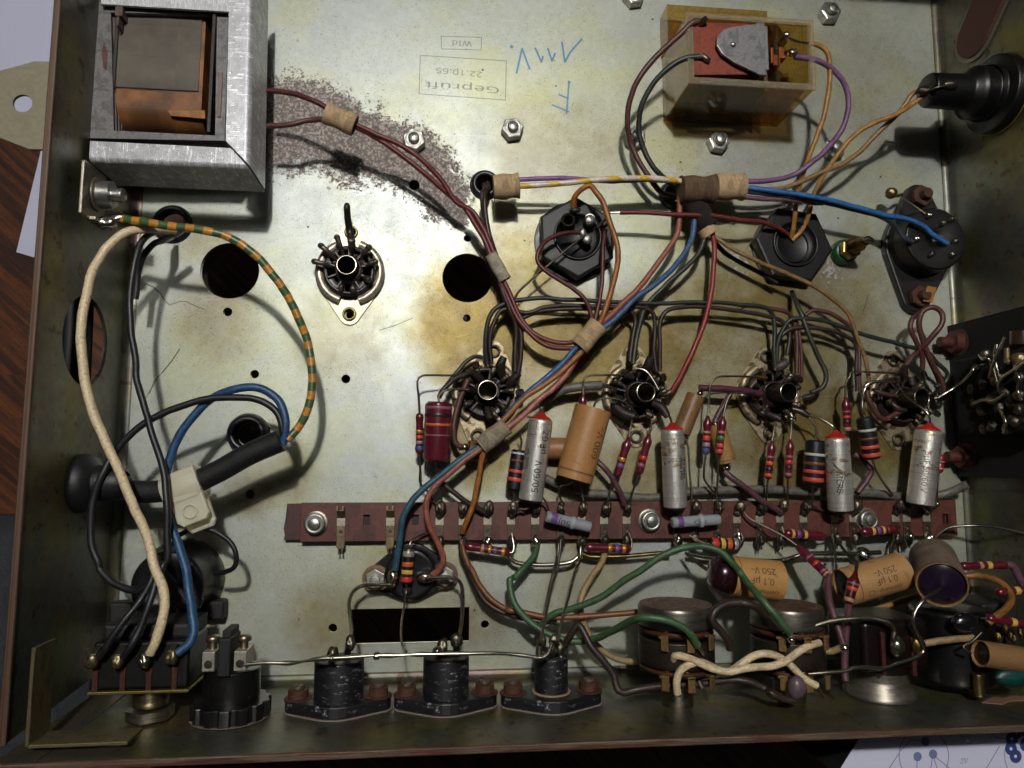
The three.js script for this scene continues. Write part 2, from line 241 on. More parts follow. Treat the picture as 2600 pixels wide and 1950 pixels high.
function uvPlan(g, u, v) { const p = g.attributes.position, a = g.attributes.uv; for (let i = 0; i < p.count; i++) a.setXY(i, u(p.getX(i), p.getY(i), p.getZ(i)), v(p.getX(i), p.getY(i), p.getZ(i))); return g; }
const chassis = thing('amplifier_chassis', 'open zinc plated steel chassis tray with rusty rim, stamped and stained inside', 'chassis', [44, 0, -54]);
{
  const sh = shape([[-99.5, -178], [187.5, -178], [187.5, 68.1], [-99.5, 68.1]]);
  for (const [p, r] of [[[-70.4,0,-62.8], 9.7], [[8.9,0,-62.6], 8.8], [[-70.5,0,-48.8], 1.65], [[-61,0,-28.1], 1.6], [[-31.4,0,-26.9], 1.65], [[8.8,0,-76.7], 1.5], [[8.8,-0,-48.5], 1.5], [[-9.9,0,-95.1], 2.05], [[-61,-0,11.2], 1.7], [[-33.4,-0,53.9], 1.6], [[15.7,-0,53.8], 1.55], [[-30.6,0,-48.7], 1.5], [[-30.5,0,-77.3], 1.5], [[-30.8,0,-64.4], 7], [[14.8,0,-95.9], 3], [[-89.5,0,-78], 4.4], [[-61.9,0,-8.3], 4], [[82.1,0,-95.5], 3]]) hole(sh, ring(p[0], p[2], r, 44));
  hole(sh, [[-28.5,0,47.9], [10.7,0,47.9], [10.7,0,59.3], [-28.2,0,59.3]].map((p) => [p[0], p[2]]));
  const top = slab(sh, -1.4, 0, { c: 0.18 });
  part(chassis, 'base_plate', uvPlan(plain(top), (x) => (x - PX) / PW, (x, y, z) => 1 - (z - PZ) / PH), plateMat);
  for (const [p, r] of [[[-70.4,0,-62.8], 9.9], [[8.9,0,-62.6], 9.0]]) part(chassis, 'hole_collar', pipe([p[0], -9, p[2]], [p[0], -1.5, p[2]], r, r + 0.7, 44), worn(0x8a847a, 0.5, 0.5));
  // a wall with a rolled bend at its foot: the section runs from the plate up to the rim, swept along the edge
  const bend = (a, b, inward, h, o = {}) => {                        // a, b: [x, z] of the inner face at the foot
    const r = 2.6, sec = []; for (let i = 0; i <= 8; i++) { const t = (i / 8) * Math.PI / 2; sec.push([r - r * Math.sin(t), r - r * Math.cos(t)]); } sec.push([0, h]);
    const out = sec.map(([n, y], i) => [i < 9 ? r - (r + 1.2) * Math.sin((i / 8) * Math.PI / 2) : -1.2, i < 9 ? r - (r + 1.2) * Math.cos((i / 8) * Math.PI / 2) : h]);
    const loop = [...sec, ...out.reverse()], len = Math.hypot(b[0] - a[0], b[1] - a[1]);
    const sh2 = new THREE.Shape(loop.map(([n, y]) => new THREE.Vector2(n, y)));
    const g = new THREE.ExtrudeGeometry(sh2, { depth: len, bevelEnabled: false, steps: 1 });
    const d = new THREE.Vector3(b[0] - a[0], 0, b[1] - a[1]).normalize(), n = new THREE.Vector3(inward[0], 0, inward[1]);
    g.applyMatrix4(new THREE.Matrix4().makeBasis(n, new THREE.Vector3(0, 1, 0), d).setPosition(a[0], 0, a[1]));
    return uvPlan(plain(g), (x, y, z) => ((x - a[0]) * d.x + (z - a[1]) * d.z) / 256, (x, y) => y / 128);
  };
  const flatWall = (pts, holes, x0) => { const sh2 = new THREE.Shape(pts.map(([z, y]) => new THREE.Vector2(z, y))); for (const [z, y, r] of holes) sh2.holes.push(new THREE.Path(Array.from({ length: 48 }, (_, i) => new THREE.Vector2(z + r * Math.cos(-i / 48 * Math.PI * 2), y + r * Math.sin(-i / 48 * Math.PI * 2))))); const g = new THREE.ExtrudeGeometry(sh2, { depth: 1.2, bevelEnabled: false }); g.applyMatrix4(new THREE.Matrix4().makeBasis(new THREE.Vector3(0, 0, 1), new THREE.Vector3(0, 1, 0), new THREE.Vector3(-1, 0, 0)).setPosition(x0, 0, 0)); return uvPlan(plain(g), (x, y, z) => (z + 190) / 256, (x, y) => y / 128); };
  const left = part(chassis, 'side_wall', [bend([-102, -178], [-102, 58], [1, 0], 4), flatWall([[-178, 4], [58, 4], [64.5, 6], [67.5, 51], [-178, 51]], [[-34, 26, 13], [6.5, 24.5, 4.5]], -102)], wallMat);
  part(chassis, 'rim', box([-102.6, 51.6, -55], [1.8, 1.2, 246], { c: 0.4 }), edgeMat, left);
  part(chassis, 'side_wall', bend([190, 68], [190, -178], [-1, 0], 52), wallMat);
  const front = part(chassis, 'front_wall', bend([-93, 70.6], [187, 70.6], [0, -1], 55.5), wallMat);
  part(chassis, 'rim', box([44, 56, 71.2], [292, 1.2, 1.9], { c: 0.4 }), edgeMat, front);
  part(chassis, 'wall_end', box([-98.2, 29, 71.2], [9.6, 53, 1.2]), wallMat, front);
  part(chassis, 'back_wall', bend([188, -181], [-100, -181], [0, 1], 51), wallMat);
  part(chassis, 'corner_lip', [box([-97.4, 46.4, 57], [0.9, 9.6, 23]), box([-86, 46.2, 68.6], [23, 9.2, 0.9])], worn(0x7d7558, 0.45, 0.6));
  const ear = hole(shape([[-160.6,-3,-126.4], [-149.1,-3,-130.4], [-138.5,-3,-134.4], [-113.5,-3,-135.9], [-111.6,-3,-104.2], [-138.1,-3,-103.2], [-142.1,-3,-104.7], [-147.4,-3,-106.7], [-159.4,-3,-111.6]].map((p) => [p[0], p[2]])), ring([-141.2,-3,-119.2][0], [-141.2,-3,-119.2][2], 3.3, 36));
  part(chassis, 'mounting_ear', slab(ear, -4.2, -3), mat(0xa39c86, 0.5, 0.3, { map: fineTone }));
  // the rusted oblong knock-out in the far wall corner
  const k0 = [189,30,-164.9], k1 = [189,17.9,-152.5];
  const stad = (r, d, x) => { const g = []; const n = 28, dy = k1[1] - k0[1], dz = k1[2] - k0[2], a = Math.atan2(dy, dz); const pts = Array.from({ length: n }, (_, i) => { const t = (i / n) * Math.PI * 2, c = Math.cos(t), s = Math.sin(t), e = c > 0 ? k1 : k0; return new THREE.Vector2(e[2] + r * (c * Math.cos(a) - s * Math.sin(a)), e[1] + r * (c * Math.sin(a) + s * Math.cos(a))); }); const e = new THREE.ExtrudeGeometry(new THREE.Shape(pts), { depth: d, bevelEnabled: true, bevelSize: 0.25, bevelThickness: 0.25, bevelSegments: 2 }); return e.applyMatrix4(new THREE.Matrix4().makeBasis(new THREE.Vector3(0, 0, 1), new THREE.Vector3(0, 1, 0), new THREE.Vector3(-1, 0, 0)).setPosition(x, 0, 0)); };
  part(chassis, 'rusty_cover', [stad(7.6, 0.5, 189.4)], worn(0x5a3a30, 0.8, 0.2)); part(chassis, 'cover_rim', stad(9.2, 0.3, 189.8), worn(0x8a8478, 0.45, 0.7));
}

// ---------------------------------------------------------------- what lies around it
const woodMap = pixels(1024, 1024, (i, j) => { const x = i / 1024 * 300, y = j / 1024 * 300, u = (x * 0.72 - y * 0.69), v = (x * 0.69 + y * 0.72); const bend = 3 * fbm(x / 50, y / 50, 2), w = fbm(u / 40, (v + bend * 3) / 2.2, 5), q = fbm(u / 14 + 8, v / 0.6, 3), s = step(0.3, 0.72, w), pore = fbm(u / 3, v / 0.25, 2) > 0.68 ? 0.72 : 1; const k = (0.66 + 0.48 * q) * pore; return [(62 + 52 * s) * k, (34 + 28 * s) * k, (18 + 9 * s) * k]; });
{
  const g = new THREE.BoxGeometry(900, 20, 800); uvPlan(g, (x) => x / 300, (x, y, z) => z / 300); g.translate(40, -128, -40); g.scale(S, S, S);
  const o = new THREE.Mesh(g, new THREE.MeshPhysicalMaterial({ map: woodMap, roughness: 0.5, clearcoat: 0.2 })); o.name = 'table_top'; o.userData = { kind: 'structure', label: 'dark striped brown wooden table top under the chassis' }; o.receiveShadow = true; scene.add(o);
}
const paperMat = mat(0xd2d2ea, 0.85);
const sheetOf = (pts, h) => slab(pts.map((p) => [p[0], p[2]]), h, h + 0.25, { c: 0 });
solo('paper_sheet', 'plain white paper sheet under the chassis ear with the hole', 'paper', sheetOf([[-253.4,-117,-259.8], [-170.6,-117,-266.6], [-164.5,-117,-163.1], [-245.6,-117,-165.3]], -117.6), paperMat);
solo('paper_sheet', 'narrow strip of white paper showing beside the bolted earth tab', 'paper', sheetOf([[-196.7,-116,-152.6], [-163.6,-116,-154.2], [-171.3,-116,-90], [-204.6,-116,-99.5]], -116.8), paperMat);
{
  const A = [123.5,35,79.2], B = [115.1,35,90.4], C = [193.6,35,93.6], D = [195.4,35,74.3], E = [127.5,35,72.2];
  const lo = [Math.min(A[0], B[0]), Math.min(E[2], D[2])], w = C[0] - lo[0], hgt = B[2] - lo[1];
  const c = document.createElement('canvas'); c.width = 1024; c.height = Math.round(1024 * hgt / w); const g = c.getContext('2d'), k = 1024 / w;
  g.fillStyle = '#cfcfe6'; g.fillRect(0, 0, 1024, c.height);
  const at = (p) => [(p[0] - lo[0]) * k, (p[2] - lo[1]) * k];
  g.lineWidth = 3.2; g.strokeStyle = 'rgba(100,102,140,.85)';
  const pl = (pts) => { g.beginPath(); pts.forEach((p, i) => (i ? g.lineTo(...at(p)) : g.moveTo(...at(p)))); g.stroke(); };
  const ci = (p, q, fill) => { const a = at(p), b = at(q); g.beginPath(); g.arc(a[0], a[1], Math.hypot(b[0] - a[0], b[1] - a[1]), 0, 7); fill ? g.fill() : g.stroke(); };
  ci([142.4,35,85.9], [150.1,35,86.2]);
  ci([175.9,35,87.2], [167.9,35,86.9]);
  pl([[143.3,35,81.8], [138.6,35,81.3], [135.1,35,84.3]]); pl([[143.4,35,79.7], [143.1,35,81.8]]); pl([[145.2,35,85.7], [143.8,35,91.6]]); pl([[145.2,35,85.7], [147,35,91.7]]); pl([[145.2,35,85.7], [151.3,35,90.5]]); pl([[140.3,35,86], [139.8,35,91.4]]);
  pl([[162.4,35,79.3], [165.9,35,81.6], [170.6,35,82.3], [174.5,35,84.7]]); pl([[160.7,35,91.6], [166.5,35,84]]); pl([[130.3,35,90.3], [134.9,35,84.6]]); pl([[151.7,35,79.3], [155.2,35,81]]);
  g.fillStyle = '#6d75a4'; for (const p of [[143.1,35,81.9], [145.3,35,85.5], [140.4,35,86]]) ci(p, add(p, [1.3, 0, 0]), true);
  for (const p of [[172.3,35,80.2], [170.6,35,82.1], [170.1,35,84.9], [171.4,35,87.1], [175.1,35,79.6], [174.9,35,84]]) { g.fillStyle = '#2d3f74'; ci(p, add(p, [1.9, 0, 0]), true); g.fillStyle = '#cfcfe6'; ci(p, add(p, [0.5, 0, 0]), true); }
  g.fillStyle = 'rgba(80,84,120,.8)'; g.font = 'italic 26px serif'; const t = at([153.5,35,88.5]); g.fillText('2V', t[0], t[1]);
  solo('added_box', 'added black box beyond the front wall, lifting the drawn sheet into the lamp light', 'box', slab([A, B, C, D, E].map((p) => [p[0] + 0.6, p[2]]), -118, 34.8, { c: 0.6 }), M.matteBlack);  // box added to hold the sheet up out of the chassis shadow
  const tex = new THREE.CanvasTexture(c); tex.colorSpace = THREE.SRGBColorSpace;
  const geo = uvPlan(plain(sheetOf([A, B, C, D, E], 35)), (x) => (x - lo[0]) / w, (x, y, z) => 1 - (z - lo[1]) / hgt);
  solo('schematic_sheet', 'white sheet with a hand drawn circuit diagram beyond the front wall', 'drawing', geo, mat(0xffffff, 0.85, 0, { map: tex }));
}
const cloth = worn(0x0b0b0d, 0.9, 0, { bumpScale: 0.0004 });
solo('black_cloth', 'dark folded cloth on the table outside the left wall, low down', 'cloth', (() => { const g = new THREE.BoxGeometry(90, 16, 150, 26, 2, 40), p = g.attributes.position; for (let i = 0; i < p.count; i++) p.setY(i, p.getY(i) + 6 * fbm(p.getX(i) / 14 + 9, p.getZ(i) / 26 + 9, 3)); g.computeVertexNormals(); return g.translate(-196, -110, 100); })(), worn(0x3a3e44, 0.85, 0, { bumpScale: 0.0004 }));
solo('mains_cable', 'thick glossy black cable outside the round hole of the left wall', 'cable', tube([[-116, 18, -80], [-111, 18, -60], [-110, 17.5, -40], [-110, 17, -20], [-113, 12, 0], [-135, -80, 30], [-150, -110, 60]], 5.2, { n: 16 }), mat(0x06060b, 0.45, 0, { specularIntensity: 0.35, clearcoat: 0.12, clearcoatRoughness: 0.15 }));
{
  const t = thing('bench_lamp', 'bench lamp with a round bulb hanging above the chassis', 'lamp', [LAMP[0], LAMP[1], LAMP[2]]);
  part(t, 'bulb', new THREE.SphereGeometry(15, 24, 16).translate(...LAMP), new THREE.MeshStandardMaterial({ color: 0xffffff, emissive: 0xfff2dc, emissiveIntensity: 3 }));
  part(t, 'lamp_shade', turn(up(LAMP, 70), up(LAMP, -12), [[18, 0], [34, 14], [70, 60], [78, 80], [79.5, 80], [71.5, 60], [35.5, 13], [18, -1.5]], 40), worn(0x9aa0a4, 0.4, 0.7));
  part(t, 'socket', rod(up(LAMP, 14), up(LAMP, 76), 17), M.black);
}

// ---------------------------------------------------------------- builders of the small parts
const insul = {};
const wireMat = (hex, o = {}) => (insul[hex] ??= new THREE.MeshPhysicalMaterial({ color: hex, map: grime, roughness: 0.5, clearcoat: 0.14, clearcoatRoughness: 0.4, bumpMap: fineBump, bumpScale: 0.000015, side: THREE.DoubleSide, ...o }));
// A length of insulated wire; bare: [points] of tinned ends, drops: solder at those points
function wire(label, hex, r, pts, o = {}) {
  const m = typeof hex === 'object' ? hex : wireMat(hex);
  const body = [tube(pts, r, { n: o.n ?? 10, rough: 0.1 })];
  if (!o.bare && !o.drops) return solo(o.name ?? 'hookup_wire', label, o.cat ?? 'wire', body, m, o.group);
  const t = thing(o.name ?? 'hookup_wire', label, o.cat ?? 'wire', pts[0], o.group);
  part(t, 'insulation', body, m);
  for (const b of o.bare ?? []) part(t, 'bare_end', tube(b, r * 0.45, { n: 7 }), M.tin);
  for (const d of o.drops ?? []) part(t, 'solder_drop', blob(d, r * 1.05, [1, 1.15, 1]), o.dropMat ?? M.solder);
  return t;
}
const bare = (label, pts, r = 0.42, o = {}) => { const t = thing(o.name ?? 'bare_wire', label, 'wire', pts[0]); part(t, 'conductor', tube(pts, r, { n: 8 }), o.m ?? M.tin); for (const d of o.drops ?? []) part(t, 'solder_drop', blob(d, o.dr ?? r * 2.4), M.solder); return t; };

const band = { gold: mat(0xb88a3c, 0.35, 0.4), orange: mat(0xc05a2c, 0.45), red: mat(0xc0302c, 0.4), yellow: mat(0xc2a050, 0.45), violet: mat(0x6a4a80, 0.4), grey: mat(0x8c8890, 0.4), blue: mat(0x3a5080, 0.45), green: mat(0x3f7a38, 0.4), brown: mat(0x6b3a22, 0.45), white: mat(0xb8b6b2, 0.4), tan: mat(0xa87a60, 0.45), dark: mat(0x2c1826, 0.4), mauve: mat(0x8a5560, 0.45), silver: mat(0xb0aca4, 0.35, 0.5), scarlet: mat(0xc4483a, 0.45) };
// a, b: the ends of the body; bands: [share of the length, colour]; leads: lists of points
function resistor(label, a, b, r, bands, leads, o = {}) {
  const t = thing(o.name ?? 'resistor', label, o.cat ?? 'resistor', lerp3(a, b, 0.5), o.group), L = dist(a, b), q = r * 0.86, kind = o.kind ?? 'bone';
  const prof = kind === 'bone' ? [[0, 0], [r * 0.5, r * 0.08], [r * 0.9, r * 0.45], [r, r * 1.1], [r * 0.97, r * 1.8], [q, r * 2.5], [q, L - r * 2.5], [r * 0.97, L - r * 1.8], [r, L - r * 1.1], [r * 0.9, L - r * 0.45], [r * 0.5, L - r * 0.08], [0, L]]
    : kind === 'drop' ? [[0, 0], [r * 0.35, 0], [r * 0.55, r * 0.7], [r, r * 1.5], [r * 0.98, r * 2.4], [r * 0.85, r * 3.2], [r * 0.85, L - r * 0.5], [r * 0.6, L], [0, L]]
      : [[0, 0], [r * 0.8, 0], [r, r * 0.22], [r, L - r * 0.22], [r * 0.8, L], [0, L]];
  const rad = (s) => { for (let i = 1; i < prof.length; i++) if (s <= prof[i][1]) { const [r0, s0] = prof[i - 1], [r1, s1] = prof[i]; return s1 > s0 ? r0 + (r1 - r0) * (s - s0) / (s1 - s0) : r1; } return r; };
  part(t, 'body', turn(a, b, prof, 20), o.m ?? M.maroon);
  for (const [s, c, w = 0.075] of bands) { const s0 = s * L - w * L / 2, s1 = s * L + w * L / 2, e = 0.09; part(t, 'band', turn(a, b, [[rad(s0) - 0.1, s0], [rad(s0) + e, s0 + 0.03], [rad((s0 + s1) / 2) + e, (s0 + s1) / 2], [rad(s1) + e, s1 - 0.03], [rad(s1) - 0.1, s1]], 20), band[c]); }
  for (const l of leads) part(t, 'lead', tube(l, o.lr ?? 0.36, { n: 7 }), o.lm ?? M.dullTin);
  for (const d of o.drops ?? []) part(t, 'solder_drop', blob(d, 0.95), M.solder);
  return t;
}
// print round a cylinder: w by h millimetres of canvas, 12 pixels a millimetre, drawn by f(ctx, w, h)
function printed(r, L, base, f) {
  const w = Math.round(2 * Math.PI * r * 14), h = Math.round(L * 14), c = document.createElement('canvas'); c.width = w; c.height = h;
  const g = c.getContext('2d'); g.fillStyle = base; g.fillRect(0, 0, w, h);
  f(g, w, h);
  const t = new THREE.CanvasTexture(c); t.colorSpace = THREE.SRGBColorSpace; t.wrapS = THREE.RepeatWrapping;
  return t;
}
const along = (g, text, x, y, size, o = {}) => { g.save(); g.translate(x, y); g.rotate(o.a ?? -Math.PI / 2); g.font = (o.bold ? 'bold ' : '') + size + 'px sans-serif'; g.fillStyle = o.c ?? '#1c1a18'; g.textAlign = 'center'; g.textBaseline = 'middle'; g.fillText(text, 0, 0); g.restore(); };
const paperGrain = (g, w, h, tone) => { for (let i = 0; i < w * h / 26; i++) { const k = rnd(); g.fillStyle = k < 0.5 ? 'rgba(60,30,10,' + 0.10 * rnd() + ')' : 'rgba(255,220,170,' + 0.10 * rnd() + ')'; g.fillRect(rnd() * w, rnd() * h, 1 + 2 * rnd(), 1 + 14 * rnd()); } for (let i = 0; i < tone; i++) { g.fillStyle = 'rgba(70,40,15,' + (0.06 + 0.12 * rnd()) + ')'; g.beginPath(); g.ellipse(rnd() * w, rnd() * h, 3 + 20 * rnd(), 2 + 7 * rnd(), rnd() * 3, 0, 7); g.fill(); } };
const foil = (g, w, h, dirt) => {                                    // wrinkled aluminium with brown varnish
  for (let i = 0; i < 90; i++) { g.fillStyle = rnd() < 0.5 ? 'rgba(80,76,72,' + 0.16 * rnd() + ')' : 'rgba(250,248,240,' + 0.2 * rnd() + ')'; g.fillRect(0, rnd() * h, w, 1 + rnd() * 3); }
  for (let i = 0; i < dirt; i++) { const x = rnd() * w, y = h * (0.02 + 0.5 * rnd()), n = 5 + rnd() * 8; g.fillStyle = 'rgba(' + (120 + 40 * rnd() | 0) + ',' + (88 + 20 * rnd() | 0) + ',44,' + (0.12 + 0.3 * rnd()) + ')'; for (let k = 0; k < n; k++) { g.beginPath(); g.ellipse(x + rnd() * 36 - 18, y + rnd() * 16 - 8, 1 + rnd() * 12, 1 + rnd() * 5, 0, 0, 7); g.fill(); } }
};
// an electrolytic can with a red rubber end at a
function silverCan(label, a, b, r, draw, leads, o = {}) {
  const t = thing('electrolytic_capacitor', label, 'capacitor', lerp3(a, b, 0.5), o.group), L = dist(a, b), map = printed(r, L, '#e2dfd8', draw), ref = o.ref ?? [0, 1, 0];
  part(t, 'can', turn(b, a, [[r * 0.96, 0], [r, 0.3], [r, L - 1.6], [r * 0.985, L - 1.3], [r, L - 0.9], [r * 0.97, L - 0.2], [r * 0.82, L]], 30, ref), uvFix(mat(0xffffff, 0.36, 0.78, { map, bumpMap: fineBump, bumpScale: 0.00012 })));
  part(t, 'red_seal', turn(b, a, [[r * 0.82, L - 0.05], [r * 0.9, L + 0.15], [r * 0.72, L + r * 0.16], [r * 0.36, L + r * 0.36], [0.7, L + r * 0.6], [0, L + r * 0.66]], 26), worn(0xc0281f, 0.55));
  part(t, 'black_end', turn(b, a, [[0, -0.9], [r * 0.7, -0.9], [r * 0.94, -0.2], [r * 0.955, 0.05]], 26), M.matteBlack);
  for (const l of leads) part(t, 'lead', tube(l, 0.36, { n: 7 }), M.tin);
  return t;
}
const uvFix = (m) => m;
// a waxed paper tube with a poured end; turned so that +u runs round it and v along a-b
function paperCap(label, a, b, r, draw, leads, o = {}) {
  const t = thing('paper_capacitor', label, 'capacitor', lerp3(a, b, 0.5), o.group), L = dist(a, b), map = printed(r, L, o.base ?? '#b98a55', draw);
  const g = turn(a, b, [[r, 0], [r, L]], 34, o.ref), rim = [turn(a, b, [[r - 0.6, 0.9], [r - 0.5, 0], [r, 0]], 34), turn(a, b, [[r, L], [r - 0.5, L], [r - 0.6, L - 0.9]], 34)];
  part(t, 'paper_tube', g, mat(0xffffff, o.rough ?? 0.5, 0, { map, clearcoat: o.coat ?? 0.25, clearcoatRoughness: 0.4 }));
  part(t, 'tube_edge', rim, worn(o.edge ?? 0xa87a4a, 0.7));
  for (const [s, m] of [[0, o.endA ?? M.matteBlack], [1, o.endB ?? M.matteBlack]]) { const [p, q] = s ? [a, b] : [b, a]; part(t, 'end_fill', turn(p, q, [[r - 0.5, L - 0.8], [r * 0.8, L - 0.5], [r * 0.25, L - 0.1], [0.7, L + 0.3], [0, L + 0.5]], 26), m); }
  for (const l of leads) part(t, 'lead', tube(l, 0.36, { n: 7 }), M.dullTin);
  for (const d of o.drops ?? []) part(t, 'solder_drop', blob(d, 1.1), M.solder);
  return t;
}
const tan = worn(0xc4a884, 0.85, 0, { bumpScale: 0.00012 });
// a fabric sleeve round a bundle
function sleeve(label, a, b, r, m = tan, o = {}) {
  const pts = o.pts ?? [a, lerp3(a, b, 0.5), b], wob = (t) => r * (1 + 0.05 * Math.sin(t * 9 + a[0]) + 0.04 * (t > 0.92 ? 1 : 0));
  const g = tube(pts, wob, { n: 18, seg: 14 }), inner = tube([lerp3(b, a, 0.06), lerp3(b, a, -0.03)], r * 1.06, { n: 18 });
  const t = thing('cable_sleeve', label, 'sleeve', lerp3(a, b, 0.5), o.group ?? undefined);
  part(t, 'sleeve', [pipe(lerp3(a, b, 0.0), lerp3(a, b, 0.03), r * 0.8, r * 1.02), g], m);
  part(t, 'open_end', [rod(lerp3(b, a, 0.01), lerp3(b, a, -0.02), r * 0.86, 18, 0.05)], worn(0x4a3a2a, 0.9));
  return t;
}
// a hex nut with a bolt end; p is its foot
function makeNut(p, o = {}) {
  const af = o.af ?? 7, h = o.h ?? 3.6, a0 = o.turn ?? 0.3, y = p[1] ?? 0;
  const t = thing('hex_nut', o.label, 'nut', [p[0], y, p[2]], o.group);
  if (o.washer) part(t, 'washer', pipe([p[0], y + 0.02, p[2]], [p[0], y + 0.8, p[2]], 2.2, o.washer), M.washer);
  const y0 = y + (o.washer ? 0.8 : 0.02), body = slab(hole(shape(hexRing(p[0], p[2], af, a0)), ring(p[0], p[2], 2.02, 20)), y0, y0 + h, { c: 0.45 });
  part(t, 'nut', [body, turn([p[0], y0 + h - 0.35, p[2]], [p[0], y0 + h + 1, p[2]], [[1.9, 0.1], [2.5, 0.45], [3.0, 0.36], [3.25, 0.0]], 24)], o.m ?? M.nut);
  const b = o.bolt ?? 2; part(t, 'bolt_end', turn([p[0], y0, p[2]], [p[0], y0 + 9, p[2]], [[1.95, 0], ...Array.from({ length: Math.round((h + b - 0.4) / 0.35) }, (_, i) => [i % 2 ? 1.95 : 1.7, 0.3 + i * 0.35]), [1.6, h + b], [0, h + b + 0.15]], 20), o.m ?? M.nut);
  return t;
}
function moveNut(src, p, label, turnBy = 0) { const c = src.clone(); c.name = numbered('hex_nut'); c.position.set(p[0] * S, src.position.y + (p[1] - (src.at[1] ?? 0)) * S, p[2] * S); c.rotation.y = turnBy; c.userData = { ...src.userData, label }; scene.add(c); return c; }

// ---------------------------------------------------------------- nuts on the plate
const nutGroup = 'hex nuts on the chassis plate';
const nut0 = makeNut([-10.1,0,-110.2], { group: nutGroup, label: 'steel hex nut sitting at the edge of the dull grey stain' });
for (const [p, label, a] of [
  [[24.2,0,-116], 'steel hex nut below the stamped rectangle, clear of wires', 0.5],
  [[68.4,0,-115], 'hex nut half hidden behind the brown and dark green relay wires', 0.9],
  [[99.4,0,-115.1], 'steel hex nut just below the amber relay box', 0.15],
  [[144.5,0,-168.3], 'steel hex nut near the dark back wall, right of the relay', 0.35],
  [[143.6,0,-114.4], 'hex nut behind the violet and orange wires under the relay', 0.7],
  [[69,0,-169.5], 'hex nut cut off by the upper edge of the photograph', 0.5],
]) moveNut(nut0, p, label, a);

